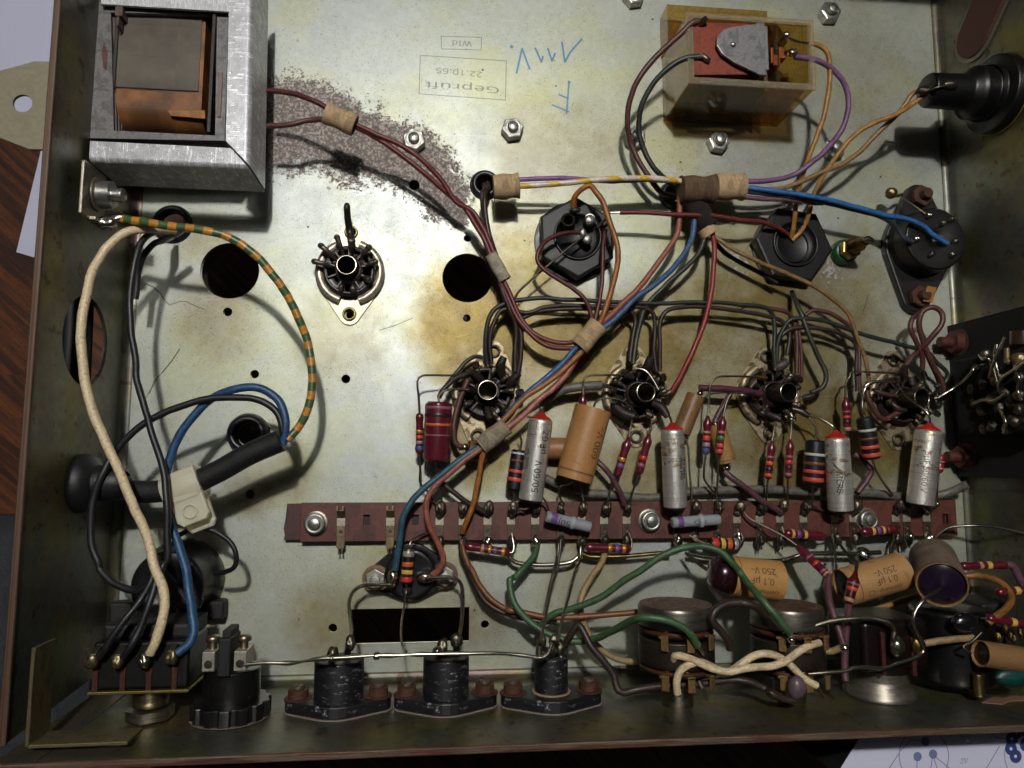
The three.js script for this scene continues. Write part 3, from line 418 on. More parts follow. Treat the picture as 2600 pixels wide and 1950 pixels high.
// ---------------------------------------------------------------- output transformer on the left wall
{
  const y1 = 34, y0 = 15.5, steel = new THREE.MeshPhysicalMaterial({ color: 0xffffff, roughness: 0.4, metalness: 0.4, side: THREE.DoubleSide, map: pixels(512, 256, (i, j) => { const n = 0.86 + 0.2 * (fbm(i / 20, j / 20, 4) - 0.5) + 0.1 * (hash(i, j) - 0.5), s = fbm(i / 1.8, j / 60 + 3, 2) > 0.62 && fbm(i / 14 + 5, j / 22, 3) > 0.53 ? 1.35 : 1, p = fbm(i / 3, j / 3, 3) > 0.74 ? 0.7 : 1; const k = 216 * n * s * p; return [k, k * 1.0, k * 1.02]; }), bumpMap: fineBump, bumpScale: 0.00012 });
  const t = thing('output_transformer', 'large transformer in a grey steel frame with brown paper wrapped coil, on the left wall', 'transformer', [-78, 15, -112]);
  // bent strips: outer edge a-b, inward normal, width of the face, height of the skirt; k0, k1: mitre at each end
  const strip = (a, b, n, w, skirt, k0, k1) => {
    const r = 1.6, th = 1.1, d = v3(b).sub(v3(a)).setY(0), len = d.length(); d.normalize(); const N = new THREE.Vector3(n[0], 0, n[2]).normalize();
    const sec = [[w, 0]]; for (let i = 0; i <= 6; i++) { const q = i / 6 * Math.PI / 2; sec.push([r - r * Math.sin(q), r * Math.cos(q) - r]); } sec.push([0, -skirt]); const inn = [[th, -skirt], [th, -r], [r, -th], [w, -th]], loop = [...sec, ...inn];
    const g = new THREE.ExtrudeGeometry(new THREE.Shape(loop.map(([x, y]) => new THREE.Vector2(x, y))), { depth: len, bevelEnabled: false });
    const p = g.attributes.position; for (let i = 0; i < p.count; i++) { const x = p.getX(i), z = p.getZ(i); p.setZ(i, z < len / 2 ? z + x * k0 : z + x * k1); }
    g.applyMatrix4(new THREE.Matrix4().makeBasis(N, new THREE.Vector3(0, 1, 0), d).setPosition(a[0], y1, a[2]));
    g.computeVertexNormals();
    return uvPlan(plain(g), (x, y, z) => ((x - a[0]) * d.x + (z - a[2]) * d.z) / 40, (x, y, z) => ((x - a[0]) * N.x + (z - a[2]) * N.z - y) / 20);
  };
  const A = [-100.7,34,-84.9], B = [-56.2,34,-84.6], C = [-57.6,34,-150.3];
  part(t, 'steel_frame', strip(A, B, [0, 0, -1], 5.9, y1 - y0, 0, -0.95), steel);
  part(t, 'steel_frame', strip([B[0], B[1], B[2] - 0.9], C, [-1, 0, 0], 6.9, y1 - y0, 1.05, 0), steel);
  const top = [-59.5,34,-137.3], tl = [-100.5,34,-132.8], tr = [-64.5,34,-132.9];
  part(t, 'steel_frame', slab([[tl[0], tl[2]], [tr[0], tr[2]], [top[0], top[2]], [top[0], top[2] - 14], [tl[0], top[2] - 14]], y1 - 1.2, y1 - 0.1, { c: 0.25 }), steel);
  // laminated core: thin sheets on edge round the winding window
  const lam = worn(0x77767a, 0.5, 0.55), rusty = worn(0x6a4a40, 0.8, 0.2), W = [[-98.7,32,-131.9], [-68.1,32,-133.3], [-67,32,-95.1], [-95.7,32,-95.2]], O = [[-105.4,32,-146.8], [-65.1,32,-150], [-64.3,32,-93.7], [-102.9,32,-92.6]];
  for (let k = 0; k < 14; k++) { const hh = y1 - 2.4 - k * 1.9, g = (k % 2) * 0.12; part(t, 'lamination', slab(hole(shape(O.map((p, i) => [p[0] + (i === 1 || i === 2 ? -g : g), p[2]])), W.map((p) => [p[0], p[2]])), hh - 1.75, hh, { c: 0.12 }), k === 3 ? rusty : lam); }
  part(t, 'rust_patch', slab([[-99.9,32,-122.4], [-98.6,32,-119], [-98.7,32,-113.6], [-99.6,32,-114.3], [-100.3,32,-118.5]].map((p) => [p[0], p[2]]), y1 - 2.39, y1 - 2.3, { c: 0 }), rusty);
  // the winding: a rounded block lying across the window
  const x0 = [-97.9,30,-117.1][0], x1 = [-71.2,30,-118.8][0], zt = [-84.8,30,-135][2], zb = [-82.9,30,-98.6][2];
  const coil = (za, zc, h, r, xa, xb) => { const s = new THREE.Shape(); s.moveTo(za, 4); s.lineTo(za, h - 2); s.quadraticCurveTo(za, h, za + 2, h); s.lineTo(zc - r, h); s.bezierCurveTo(zc - r * 0.35, h, zc, h - r * 0.55, zc, h - r * 1.3); s.lineTo(zc, 4); s.closePath(); const g = new THREE.ExtrudeGeometry(s, { depth: xb - xa, bevelEnabled: false, curveSegments: 14 }); g.applyMatrix4(new THREE.Matrix4().makeBasis(new THREE.Vector3(0, 0, 1), new THREE.Vector3(0, 1, 0), new THREE.Vector3(-1, 0, 0)).setPosition(xb, 0, 0)); return uvPlan(plain(g), (x, y, z) => x / 20, (x, y, z) => (z + y) / 20); };
  const brown = pixels(256, 256, (i, j) => { const n = fbm(i / 60, j / 40, 4), q = 1 - 0.3 * step(0.35, 0.75, fbm(i / 60 + 9, j / 60, 4)), k = (0.74 + 0.5 * n) * q; return [136 * k, 86 * k, 44 * k]; });
  part(t, 'winding', coil(zt, zb, 29.2, 7, x0, x1 - 1), mat(0xffffff, 0.5, 0, { map: brown, clearcoat: 0.2 }));
  const greyTape = pixels(256, 256, (i, j) => { const n = fbm(i / 70, j / 60, 4), k = 0.8 + 0.36 * n + (j % 128 < 2 ? -0.1 : 0); return [96 * k, 89 * k, 80 * k]; });
  part(t, 'tape_wrap', coil(zt - 0.2, [-83.6,30,-112.1][2] + 2.5, 29.75, 0.4, [-98.4,30,-117.1][0], [-73.2,30,-118.7][0]), mat(0xffffff, 0.35, 0, { map: greyTape, clearcoat: 0.7, clearcoatRoughness: 0.22 }));
  const fl = [-71.1,30,-103.9], f2 = [-81.7,30,-103.3]; part(t, 'paper_flap', slab([[f2[0], f2[2]], [fl[0], fl[2]], [fl[0] + 0.2, fl[2] + 2.6], [f2[0] + 1, f2[2] + 1.6]], 28.7, 29.5, { c: 0.1 }), worn(0xa8743a, 0.6));
  const pertinax = worn(0x2e2420, 0.5), fz = ([-84.4,31,-134][2] + [-82.4,31,-95.8][2]) / 2, fd = [-82.4,31,-95.8][2] - [-84.4,31,-134][2];
  part(t, 'bobbin_flange', box([[-68.8,32,-113.9][0], 20, fz], [1.1, 25, fd]), pertinax); part(t, 'bobbin_flange', box([[-97.2,31,-112.7][0], 18, fz], [1.0, 25, fd]), pertinax);
  part(t, 'bobbin_tab', [box(add([-95.5,34,-132.8], [0, -3, 1]), [2.2, 5, 4.2]), box(add([-95.7,34,-128.1], [0, -2, 0]), [0.8, 3, 3])], worn(0x574a40, 0.6));
  part(t, 'core_gasket', box(add([-66.2,32,-107.8], [0, -1.4, 0]), [1.1, 3, 14]), worn(0x8a7a74, 0.6));
}
{ // the bolted earth tab beside it
  const t = thing('earth_tab', 'bright steel earth tab bolted to the left wall below the transformer', 'bracket', [-99, 28, -74]);
  part(t, 'tab', [box([-98.6, 35, -74.5], [1.2, 13, 15.5], { c: 0.5 }), box([-97.6, 33, -67.2], [2.6, 8, 1.6], { c: 0.5 })], worn(0xa09a8c, 0.35, 0.85));
  const a = [-98, 34, -75], b = [-88.5, 34, -75];
  part(t, 'washer', pipe(a, [-96.9, 34, -75], 2.2, 4.8), M.washer);
  part(t, 'nut', new THREE.CylinderGeometry(4.1, 4.1, 3.4, 6).rotateZ(Math.PI / 2).translate(-95.2, 34, -75), M.nut);
  part(t, 'bolt_end', turn([-94, 34, -75], b, [[2, 0], [2, 0.5], [1.75, 0.8], [2, 1.1], [1.75, 1.4], [2, 1.7], [1.75, 2.0], [2, 2.3], [1.75, 2.6], [2, 2.9], [1.8, 3.5], [0, 3.7]], 20), M.nut);
  part(t, 'solder_joint', [blob([-95.2,34,-66.8], 2.3, [1.2, 0.8, 0.9], 0.3), blob([-92.7,33,-68.5], 1.5, [1.5, 0.8, 0.8], 0.3)], M.solder);
}

// ---------------------------------------------------------------- valve sockets
const mud = new THREE.MeshPhysicalMaterial({ color: 0xffffff, roughness: 0.5, metalness: 0.75, side: THREE.DoubleSide, map: pixels(256, 256, (i, j) => { const n = fbm(i / 8, j / 8, 4), d = 0.8 * step(0.42, 0.74, fbm(i / 40 + 3, j / 40, 4)); const k = 0.74 + 0.4 * n; return [(176 - 90 * d) * k, (162 - 96 * d) * k, (134 - 92 * d) * k]; }) });
function socket(label, ear0, ear1, o = {}) {
  const c = lerp3(ear0, ear1, 0.5), t = thing('valve_socket', label, 'valve socket', [c[0], 0, c[2]], 'nine pin valve sockets on the chassis plate');
  const ax = Math.atan2(ear1[2] - ear0[2], ear1[0] - ear0[0]), at = (r, a, h) => [c[0] + r * Math.cos(a), h, c[2] + r * Math.sin(a)], metal = o.dirty ? mud : worn(0xc6c0b0, 0.36, 0.65);
  const body = worn(o.dirty ? 0x36292a : 0x3c3032, 0.35, 0, { clearcoat: 0.3 });
  const fl = hull([[c[0], c[2], 11.6], [ear0[0], ear0[2], 3.7], [ear1[0], ear1[2], 3.7]]);
  part(t, 'flange', slab(hole(hole(hole(shape(fl), ring(c[0], c[2], 8.6, 40)), ring(ear0[0], ear0[2], 1.6, 20)), ring(ear1[0], ear1[2], 1.6, 20)), 0.05, 0.75, { c: 0.12 }), o.dirty ? mud : worn(0xbdb6a4, 0.38, 0.75));
  for (const e of [ear0, ear1]) part(t, 'eyelet', turn([e[0], 0.6, e[2]], [e[0], 3, e[2]], [[1.45, -1.6], [1.45, 0.7], [1.8, 1.05], [2.3, 0.75], [2.35, 0.1]], 26), o.dirty ? M.darkSolder : worn(0xa59a62, 0.35, 0.9));
  for (const s of [0, Math.PI]) part(t, 'shell', tube(Array.from({ length: 15 }, (_, i) => at(10.1, ax + Math.PI / 2 + s + (i / 14 - 0.5) * (o.dirty ? 2.3 : 2.5), 1.9)), 1.5, { n: 12 }), metal);
  part(t, 'body', [pipe([c[0], 0.2, c[2]], [c[0], 4.2, c[2]], 3.2, 8.5, 36), turn([c[0], 0, c[2]], [c[0], 9, c[2]], [[8.5, 0.5], [8.3, 4.6], [7.6, 4.9], [7.3, 4.2], [4.6, 4.2], [4.4, 6.4], [3.4, 6.6], [3.3, 3]], 36), ...Array.from({ length: 9 }, (_, i) => box(at(5.9, ax + 0.52 + (i / 9.6) * Math.PI * 2, 4.6), [3.2, 1.7, 0.7], { ry: -(ax + 0.52 + (i / 9.6) * Math.PI * 2), c: 0.15 }))], body);
  const lean = o.lean ?? [0, 0], tip = [c[0] + lean[0], o.h ?? 11.5, c[2] + lean[1]], base = [c[0], 5, c[2]], L = dist(base, tip);
  part(t, 'centre_tube', turn(base, tip, [[2.95, -4], [2.95, L], [3.25, L], [3.3, 0], [3.9, -0.3]], 30), worn(o.dirty ? 0x5a5248 : 0x4a4038, 0.32, 0.85));
  part(t, 'tube_lip', turn(base, tip, [[2.9, L - 0.05], [3.05, L + 0.12], [3.3, L - 0.05]], 30), M.tin);
  (o.pins ?? Array.from({ length: 9 }, (_, i) => [0.6 + i * 0.64 + 0.2 * rnd(), 7.4 + rnd() * 1.8, 6.2 + rnd() * 2.2])).forEach(([a, r, h]) => {
    const p = at(5.6, ax + a, 4), q = at((5.6 + r) / 2, ax + a, (4 + h) / 2 + 1.2), e = at(r, ax + a, h), g = part(t, 'pin', tube([p, q, e], (s) => 0.62 + 0.36 * s, { n: 8 }), worn(0x70665c, 0.42, 0.7));
    part(t, 'solder', blob(e, 0.95 + 0.35 * rnd(), [1, 1.1, 1], 0.25), o.dirty ? (rnd() < 0.45 ? M.dullTin : M.darkSolder) : worn(0x7a746c, 0.35, 0.8), g);
  });
  for (const [pts, r, m] of o.more ?? []) part(t, 'sleeved_lug', tube(pts, (s) => r * (0.85 + 0.3 * Math.sin(s * 3)), { n: 9, rough: 0.3 }), m ?? worn(0x2a2220, 0.55));
  return t;
}
const ears = [[[-30.8,0,-77.1], [-30.7,0,-48.8]], [[18.1,0,-37], [12.7,0,-8.1]], [[66.7,0,-36.7], [67.3,0,-8.1]], [[115.3,0,-36.6], [115.3,0,-9.6]], [[163.3,0,-36.1], [163.3,-0,-7.4]]];
const cleanPins = [[-200, 10.6, 8], [-231, 11.4, 7.5], [-260, 11, 7], [-136, 9.6, 8], [-105, 9.2, 7], [-62, 7.6, 7], [-173, 8.4, 9], [20, 7, 5.6], [-15, 7, 5.6]].map(([d, r, h]) => [d * Math.PI / 180, r, h]);
socket('clean valve socket with no wires attached, beside the large round hole', ...ears[0], { h: 11, pins: cleanPins });
socket('wired valve socket under the crossing orange and pink wires, next to the maroon capacitor', ...ears[1], { dirty: true, h: 11.5, more: [[[[20.9,9.5,-33.9], [19.6,9,-31.1], [20.6,6,-27.4]], 1.35], [[[10.4,9.5,-28.7], [12.6,8,-27.1], [14.6,6,-25.2]], 1.2], [[[26,9,-28.4], [23.9,8,-26.3], [22.5,6,-24.6]], 1.25], [[[15.6,6,-17.4], [16,8,-15.1], [16.4,9,-13.2]], 1.1], [[[9.1,10,-22.8], [11,8,-22.6], [12.5,6,-22.5]], 0.9, M.dullTin], [[[25.1,8,-21.8], [27.4,9,-22.2]], 1.3], [[[20.4,6,-16.5], [21.1,8,-15.2]], 0.9, M.dullTin]] });
socket('wired valve socket with the red wire on its side, behind the big paper capacitor', ...ears[2], { dirty: true, h: 13, lean: [0.6, 0], more: [[[[70.6,9.5,-34.5], [69.9,8.5,-32.2], [69.1,6,-30]], 1.5], [[[58.1,6,-19.2], [61,8,-16], [64.6,9,-14.5]], 1.6], [[[71.1,7,-19.5], [73.7,9,-17.7], [75.7,10,-14.5]], 1.3], [[[74.1,7,-22.4], [76,9,-22.2], [77.2,9.5,-23.1]], 0.9, M.dullTin], [[[65.1,9,-30.8], [68,10,-30], [70.2,10.5,-27.6], [72.4,11,-23.5]], 0.45, M.tin], [[[69.3,8,-15.6], [70.7,9,-14.6]], 1.3, M.dullTin], [[[74.9,8,-28.9], [75.7,7,-27.1]], 1.1, M.darkSolder], [[[61.9,9,-28.4], [64.6,8,-27.8]], 1.1]] });
socket('wired valve socket with a torn centre tube, right of the paired red resistors', ...ears[3], { dirty: true, h: 14, lean: [1.2, 0.2], more: [[[[118.8,9,-34.1], [116.5,9,-32.6], [114.9,8,-31.7]], 1.5, worn(0x4a4040, 0.5)], [[[119.4,10,-17.6], [121.9,11,-16.6], [124.6,11.5,-15.1]], 0.95, M.darkSolder], [[[127.8,9,-22.4], [125.8,9,-21.9], [124,8,-21.4]], 1.0], [[[119.1,9,-15.9], [119.8,10,-13.4]], 1.1, M.tin], [[[112.4,7,-16], [114.2,8.5,-14.7], [115.5,9,-14]], 1.1], [[[107.6,9,-28.3], [111.2,9,-28.1]], 0.8, M.brass], [[[121.9,8.5,-28.5], [124.5,7,-27.7]], 1.1, M.darkSolder], [[[105.9,8,-24.9], [107.6,9,-27]], 0.7, M.dullTin]] });
socket('wired valve socket nearest the right wall, copper coloured flange, under looped brown wires', ...ears[4], { dirty: true, h: 13, lean: [1.5, 0.2], more: [[[[161.9,9,-33.4], [162.2,8,-31.1], [163.7,6,-28.8]], 1.1], [[[167.9,9.5,-31.7], [170.1,8,-28.9]], 0.9, M.tin], [[[149.3,9,-24.8], [153,10,-23], [157.7,10,-22.2]], 0.7, worn(0x4a2c24, 0.5)], [[[156.3,8,-20.5], [159.4,9,-17.7], [161.2,9,-17.7]], 0.9, M.darkSolder], [[[171.5,9,-17.3], [173.6,9,-15.8]], 1.0, M.tin], [[[169.9,12,-21.5], [170.8,12.5,-21.7], [172.1,13,-22.2]], 0.7, M.dullTin], [[[164.5,8,-29.3], [164.9,8,-26.6]], 1.1]] });
{ // the bent-up long pin of the clean socket
  solo('bent_lug', 'tall blackened solder lug bent up from the clean socket', 'lug', [tube([[-29.9,6,-72.2], [-30.7,5,-75.9], [-31.2,7,-79.5], [-31.2,10,-82.3]], (s) => 1.35 - 0.25 * s, { n: 9 }), blob([-31.3,10,-82.5], 1.3, [0.9, 1, 1.2])], worn(0x4a463f, 0.4, 0.7));
}

// ---------------------------------------------------------------- big black hex nuts and round hardware
function bigNut(label, c, a0, o = {}) {
  const t = thing('capacitor_nut', label, 'nut', [c[0], 0, c[2]]), m = worn(0x121215, 0.46, 0, { clearcoat: 0.1 });
  part(t, 'washer', pipe([c[0], 0.05, c[2]], [c[0], 1.4, c[2]], 7, o.wr ?? 14.2, 48), m);
  part(t, 'hex_body', slab(hole(shape(hexRing(c[0], c[2], 25, a0)), ring(c[0], c[2], 9.2, 40)), 1.4, 6.6, { c: 0.8 }), m);
  part(t, 'bushing', [turn([c[0], 1, c[2]], [c[0], 9, c[2]], [[0, 3.4], [6.8, 3.4], [7.4, 6.6], [8.2, 6.8], [8.4, 6.2], [8.4, 1]], 40), ...(o.thread ? [turn([c[0], 1, c[2]], [c[0], 9, c[2]], [[5.6, 4.0], [6.2, 4.9], [6.4, 4.0]], 36)] : [])], m);
  return t;
}
{
  const c = [46.3,0,-76.4], t = bigNut('large black hex nut with two metal terminals and orange wire, middle of the chassis', c, 0.5);
  part(t, 'terminal', [rod([[50.7,6,-82.5][0], 4, [50.7,6,-82.5][2]], [50.1,9.5,-81.9], 1.9), blob([50,9.7,-81.5], 1.9, [1, 0.5, 1], 0.1), tube([[53.1,8,-79.6], [55.6,12,-81.9], [56.3,13,-83.1]], 0.5)], M.nut);
  part(t, 'terminal', [rod([[49.8,6,-75.8][0], 4, [49.8,6,-75.8][2]], [49.3,9,-75.2], 1.6), blob([49.2,9.2,-74.9], 1.8, [1, 0.5, 1], 0.1), blob([47.4,10,-76.6], 1.2, [1, 1, 1.6])], M.nut);
  part(t, 'terminal', [pipe([[43.5,6,-81.3][0], 4, [43.5,6,-81.3][2]], [42.6,9.5,-81.2], 1.5, 2.5), blob([44.9,11,-84.2], 1.3, [1.4, 0.8, 0.8])], M.darkSolder);
  const d = [124.6,0,-76.5]; bigNut('large black hex nut with orange wires entering its centre, near the blue wires', d, 0.12, { wr: 13, thread: true });
}
const grommet = (label, c, R, r, h = 2.4, y = 0) => { const t = thing('rubber_grommet', label, 'grommet', [c[0], y, c[2]], 'black rubber grommets in the chassis plate'); part(t, 'ring', turn([c[0], y, c[2]], [c[0], y + 9, c[2]], [[r, -2], [r, h - 0.7], [r + 0.5, h - 0.1], [(r + R) / 2, h], [R - 0.5, h * 0.7], [R, h * 0.2], [R - 0.1, 0.02]], 40), mat(0x16161b, 0.4, 0, { clearcoat: 0.35, clearcoatRoughness: 0.35 })); return t; };
grommet('empty black rubber grommet beside the black sheathed cable', [-61.9,0,-8.3], 6.9, 3.9, 4.2);
grommet('black rubber grommet in the shadow under the transformer', [-89.5,0,-78], 6.6, 4.2, 2);
grommet('black rubber grommet left of the tan sleeve, brown wires going down', [14.8,0,-95.9], 5.4, 2.9, 2.6);
grommet('black rubber grommet half under the pair of tan sleeves', [82.3,0,-95], 5.0, 2.8, 2.6);

{ // multi-pin loudspeaker outlet, standing on an oval base
  const c = [174.5,0,-78.6], e0 = [175.4,0,-96.9], e1 = [172.3,0,-59.2], t = thing('round_socket', 'black round multi pin socket on an oval base near the right wall', 'socket', [c[0], 0, c[2]]), m = worn(0x0e0e10, 0.45, 0, { clearcoat: 0.1 });
  part(t, 'base', slab(hull([[c[0], c[2], 13.4], [e0[0], e0[2], 5.2], [e1[0], e1[2], 5.6]]), 0.05, 3.2, { c: 0.6 }), m);
  part(t, 'drum', turn([c[0], 3, c[2]], [c[0], 13, c[2]], [[12.3, 0], [12.1, 1.5], [11.6, 1.8], [11.4, 8.2], [10.7, 8.9], [4.4, 9], [3.4, 8.2], [1.6, 8.2], [1.4, 6.5], [0, 6.5]], 44), m);
  for (const p of [[176.3,12,-83.5], [166,12,-77.4], [171.3,12,-86.2], [171.3,12,-72.2], [179.3,12,-72.2], [180.6,12,-77.2], [179.7,12,-85.2]]) { const g = part(t, 'pin', tube([up(p, -1.5), up(p, 0.6), add(p, [0.6, 1.2, -0.6])], 0.9), M.dullTin); part(t, 'solder', blob(add(p, [0.5, 1.1, -0.4]), 0.95, [1.4, 0.8, 0.8], 0.3), M.solder, g); }
  for (const [p, m2] of [[e0, M.rustyNut], [e1, M.rustyNut]]) part(t, 'screw', [slab(hexRing(p[0], p[2], 7, 0.4), 3.2, 5.8, { c: 0.4 }), post([p[0], 0, p[2]], 3, 8.5, 1.9)], m2);
  part(t, 'solder_tag', [tube([[166.6,6,-96.6], [163.2,8,-95.2], [159.4,10,-94.3]], 0.6), tube([[165.1,8,-94.8], [167.5,11,-90.6], [170.1,13,-87]], 0.35)], M.dullTin); part(t, 'solder_ball', blob([159.9,10,-95.3], 2.0), worn(0x8c7a5a, 0.35, 0.8));
  const q = [173.6,8,-59.2]; part(t, 'paper_tag', box(q, [3.6, 0.5, 5.6], { ry: -0.15, rx: 0.3 }), worn(0xb07a3a, 0.7));
}
{ // insulated terminal with a green collar
  const c = [145.8,-0,-75.6], y = (h) => [c[0], h, c[2]], t = thing('green_terminal', 'brass screw terminal with a green collar, left of the round black socket', 'terminal', [c[0], 0, c[2]]);
  part(t, 'green_collar', turn(y(0), y(20), [[4.6, 0.05], [4.7, 2], [4.3, 3.6], [3.4, 4], [0, 4]], 32), mat(0x184a2c, 0.4, 0, { clearcoat: 0.3 }));
  part(t, 'hex_nut', slab(hexRing(c[0], c[2], 6.6, 0.6), 4, 7.2, { c: 0.4 }), worn(0xa08050, 0.3, 1));
  part(t, 'threaded_stem', turn(y(7), y(20), [[2.5, 0], ...Array.from({ length: 12 }, (_, i) => [i % 2 ? 2.5 : 2.15, 0.3 + i * 0.4]), [1.8, 5.4], [1.5, 8.4], [0, 8.6]], 26), worn(0xa98c58, 0.3, 1));
  part(t, 'solder', blob(y(16.6), 1.5, [1.3, 0.8, 0.8], 0.3), M.solder);
}

// ---------------------------------------------------------------- relay in its amber box
{
  const x0 = 79.6, x1 = 122.6, z0 = -146.6, z1 = -122.8, h = 27, c = [(x0 + x1) / 2, 0, (z0 + z1) / 2], t = thing('relay', 'relay in a yellowed clear plastic box with a grey armature on top', 'relay', c);
  const amber = new THREE.MeshPhysicalMaterial({ color: 0xf6ecd2, roughness: 0.12, transmission: 0.96, thickness: 0, ior: 1.49, side: THREE.DoubleSide, map: pixels(256, 256, (i, j) => { const k = clamp(0.84 + 0.2 * fbm(i / 18, j / 18, 4)); return [250 * k, 236 * k, 196 * k]; }) });
  const outer = [[x0, z0], [x1, z0], [x1, z1], [x0, z1]], inner = [[x0 + 1.3, z0 + 1.3], [x1 - 1.3, z0 + 1.3], [x1 - 1.3, z1 - 1.3], [x0 + 1.3, z1 - 1.3]];
  part(t, 'clear_case', slab(hole(shape(outer), inner), 0.1, h, { c: 0.3 }), amber);
  part(t, 'clear_case', slab(hole(shape(outer.map(([x, z]) => [x < c[0] ? x - 0.5 : x + 0.5, z < c[2] ? z - 0.5 : z + 0.5])), inner), h, h + 0.9, { c: 0.3 }), mat(0xe0d4b8, 0.2, 0, { transmission: 0.8, thickness: 0, clearcoat: 0.4 }));
  part(t, 'case_floor', slab(inner, 0.2, 1.2, { c: 0.1 }), amber);
  part(t, 'coil', [rod([x0 + 5, 12, c[2] + 1], [x0 + 29, 12, c[2] + 1], 8.2, 28), box([x0 + 4.2, 12, c[2] + 1], [1.4, 20, 19]), box([x0 + 29, 12, c[2] + 1], [1.4, 20, 19])], worn(0x54381c, 0.5));
  const q = (x, z) => [x, z], R0 = [81.5,27,-144], R1 = [100.7,27,-144.8], R2 = [100.1,27,-126.8], R3 = [81.5,27,-125.5];
  part(t, 'brown_plate', slab([R0, R1, R2, R3].map((p) => [p[0], p[2]]), 25.2, 27.2, { c: 0.25 }), worn(0x8a3a24, 0.5));
  const a = [[105.1,29.5,-144.2], [105.3,29.5,-125.5], [103.1,29.5,-125.6], [94.4,29.5,-129.3], [90.2,29.5,-132.1], [88.5,29.5,-135], [88.8,29.5,-138.1], [90.9,29.5,-140.6], [93.9,29.5,-141.7], [102.1,29.5,-143.3], [102.5,29.5,-143.9]];
  part(t, 'armature', [slab(a.map((p) => [p[0], p[2]]), 28.4, 29.5, { c: 0.25 }), box(add([105.7,28.5,-135.4], [0, -3.2, 0]), [1.2, 7.5, 15.4])], worn(0x9a9aa0, 0.42, 0.55));
  part(t, 'rivet', blob([94,29.8,-135.4], 0.9, [1, 0.6, 1], 0), M.nut);
  part(t, 'yoke', box(add([94.2,26.5,-124.6], [0, -0.6, 0]), [20, 1.6, 1.6]), worn(0x3a3430, 0.5, 0.5));
  for (const [p, s] of [[[108.7,27,-134.3], [1.2, 6, 5.6]], [[110.7,26,-133.3], [2.6, 7, 4]], [[112.8,26,-136.1], [2.4, 5, 4.2]]]) part(t, 'contact_spring', box(add(p, [0, -s[1] / 2, 0]), s), M.copper);
  part(t, 'contact_lug', [tube([[111.8,25,-138.4], [111.7,28,-139.2], [112,30,-139.5]], 0.9), blob([112,30,-139.6], 1.1)], M.tin); part(t, 'contact_lug', [tube([[113.8,26,-135.7], [115,28,-135], [116.2,29,-135.1]], 0.9), blob([114.9,28,-134.8], 1.4)], M.tin);
  part(t, 'coil_lug', tube([[83.5,27,-143.2], [84.4,29,-143.5], [85.1,30,-143.8]], 0.9), M.dullTin); part(t, 'coil_lug', tube([[83.7,28,-132.2], [85.1,28.5,-130.7], [86.3,28,-130.2]], 0.8), M.dullTin);
  part(t, 'partition', [box([x0 + 31.5, 16, c[2]], [1, 20, 20]), box([x1 - 5, 14, c[2] + 4], [6, 0.8, 9], { rz: 0.7 })], amber);
  // lower flange of the case running out of the picture
  part(t, 'case_flange', [slab([[x0 - 0.4, z0 - 16], [x1 - 6, z0 - 16], [x1 - 6, z0 - 0.6], [x0 - 0.4, z0 - 0.6]], 0.1, 9, { c: 0.4 })], amber);
  part(t, 'mounting_clip', box([x1 - 3.6, 8, z0 - 6], [3.4, 7, 9], { ry: 0.5 }), worn(0x54402c, 0.5, 0.4));
}

// ---------------------------------------------------------------- fuse holder on the right wall
{
  const p = (x) => [x, 27, -125], t = thing('fuse_holder', 'black fuse holder sticking out of the right wall with orange wires on its tip', 'fuse holder', [176, 13, -125]), m = worn(0x0a0a0b, 0.42, 0, { clearcoat: 0.12 });
  part(t, 'flange_nut', turn(p(189.5), p(160), [[0, 0], [12.6, 0], [12.8, 0.6], [12.8, 3.2], [12.2, 3.8], [9.4, 4], [9.2, 4.6], [9.2, 6.1]], 40), m);
  part(t, 'body', turn(p(184), p(150), [[9, 0], ...Array.from({ length: 10 }, (_, i) => [i % 2 ? 8.7 : 8.1, 0.5 + i * 0.5]), [7.6, 6], [6.6, 7.5], [5.9, 8.2], [5.6, 20.4], [5.0, 21.3], [0, 21.3]], 36), m);
  part(t, 'edge_ring', new THREE.TorusGeometry(13.3, 0.22, 8, 60).rotateY(Math.PI / 2).translate(189.2, 27, -125), worn(0x8a7a40, 0.5, 0.5));
  part(t, 'terminal', [box([174,30.4,-124.9], [5.5, 0.8, 3.4], { ry: 0.1 }), blob([166.8,33,-123.9], 1.7, [1.7, 0.8, 0.8]), tube([[165.9,33,-123.5], [162.3,33,-122.8], [160.7,31,-122.7]], 0.4)], M.dullTin);
  part(t, 'tip_solder', [blob([160.4,29,-123.6], 1.7, [1.6, 1, 1], 0.3), pipe([163.1,29,-123], [163.2,30,-122.8], 1.6, 2.3)], M.darkSolder);
}

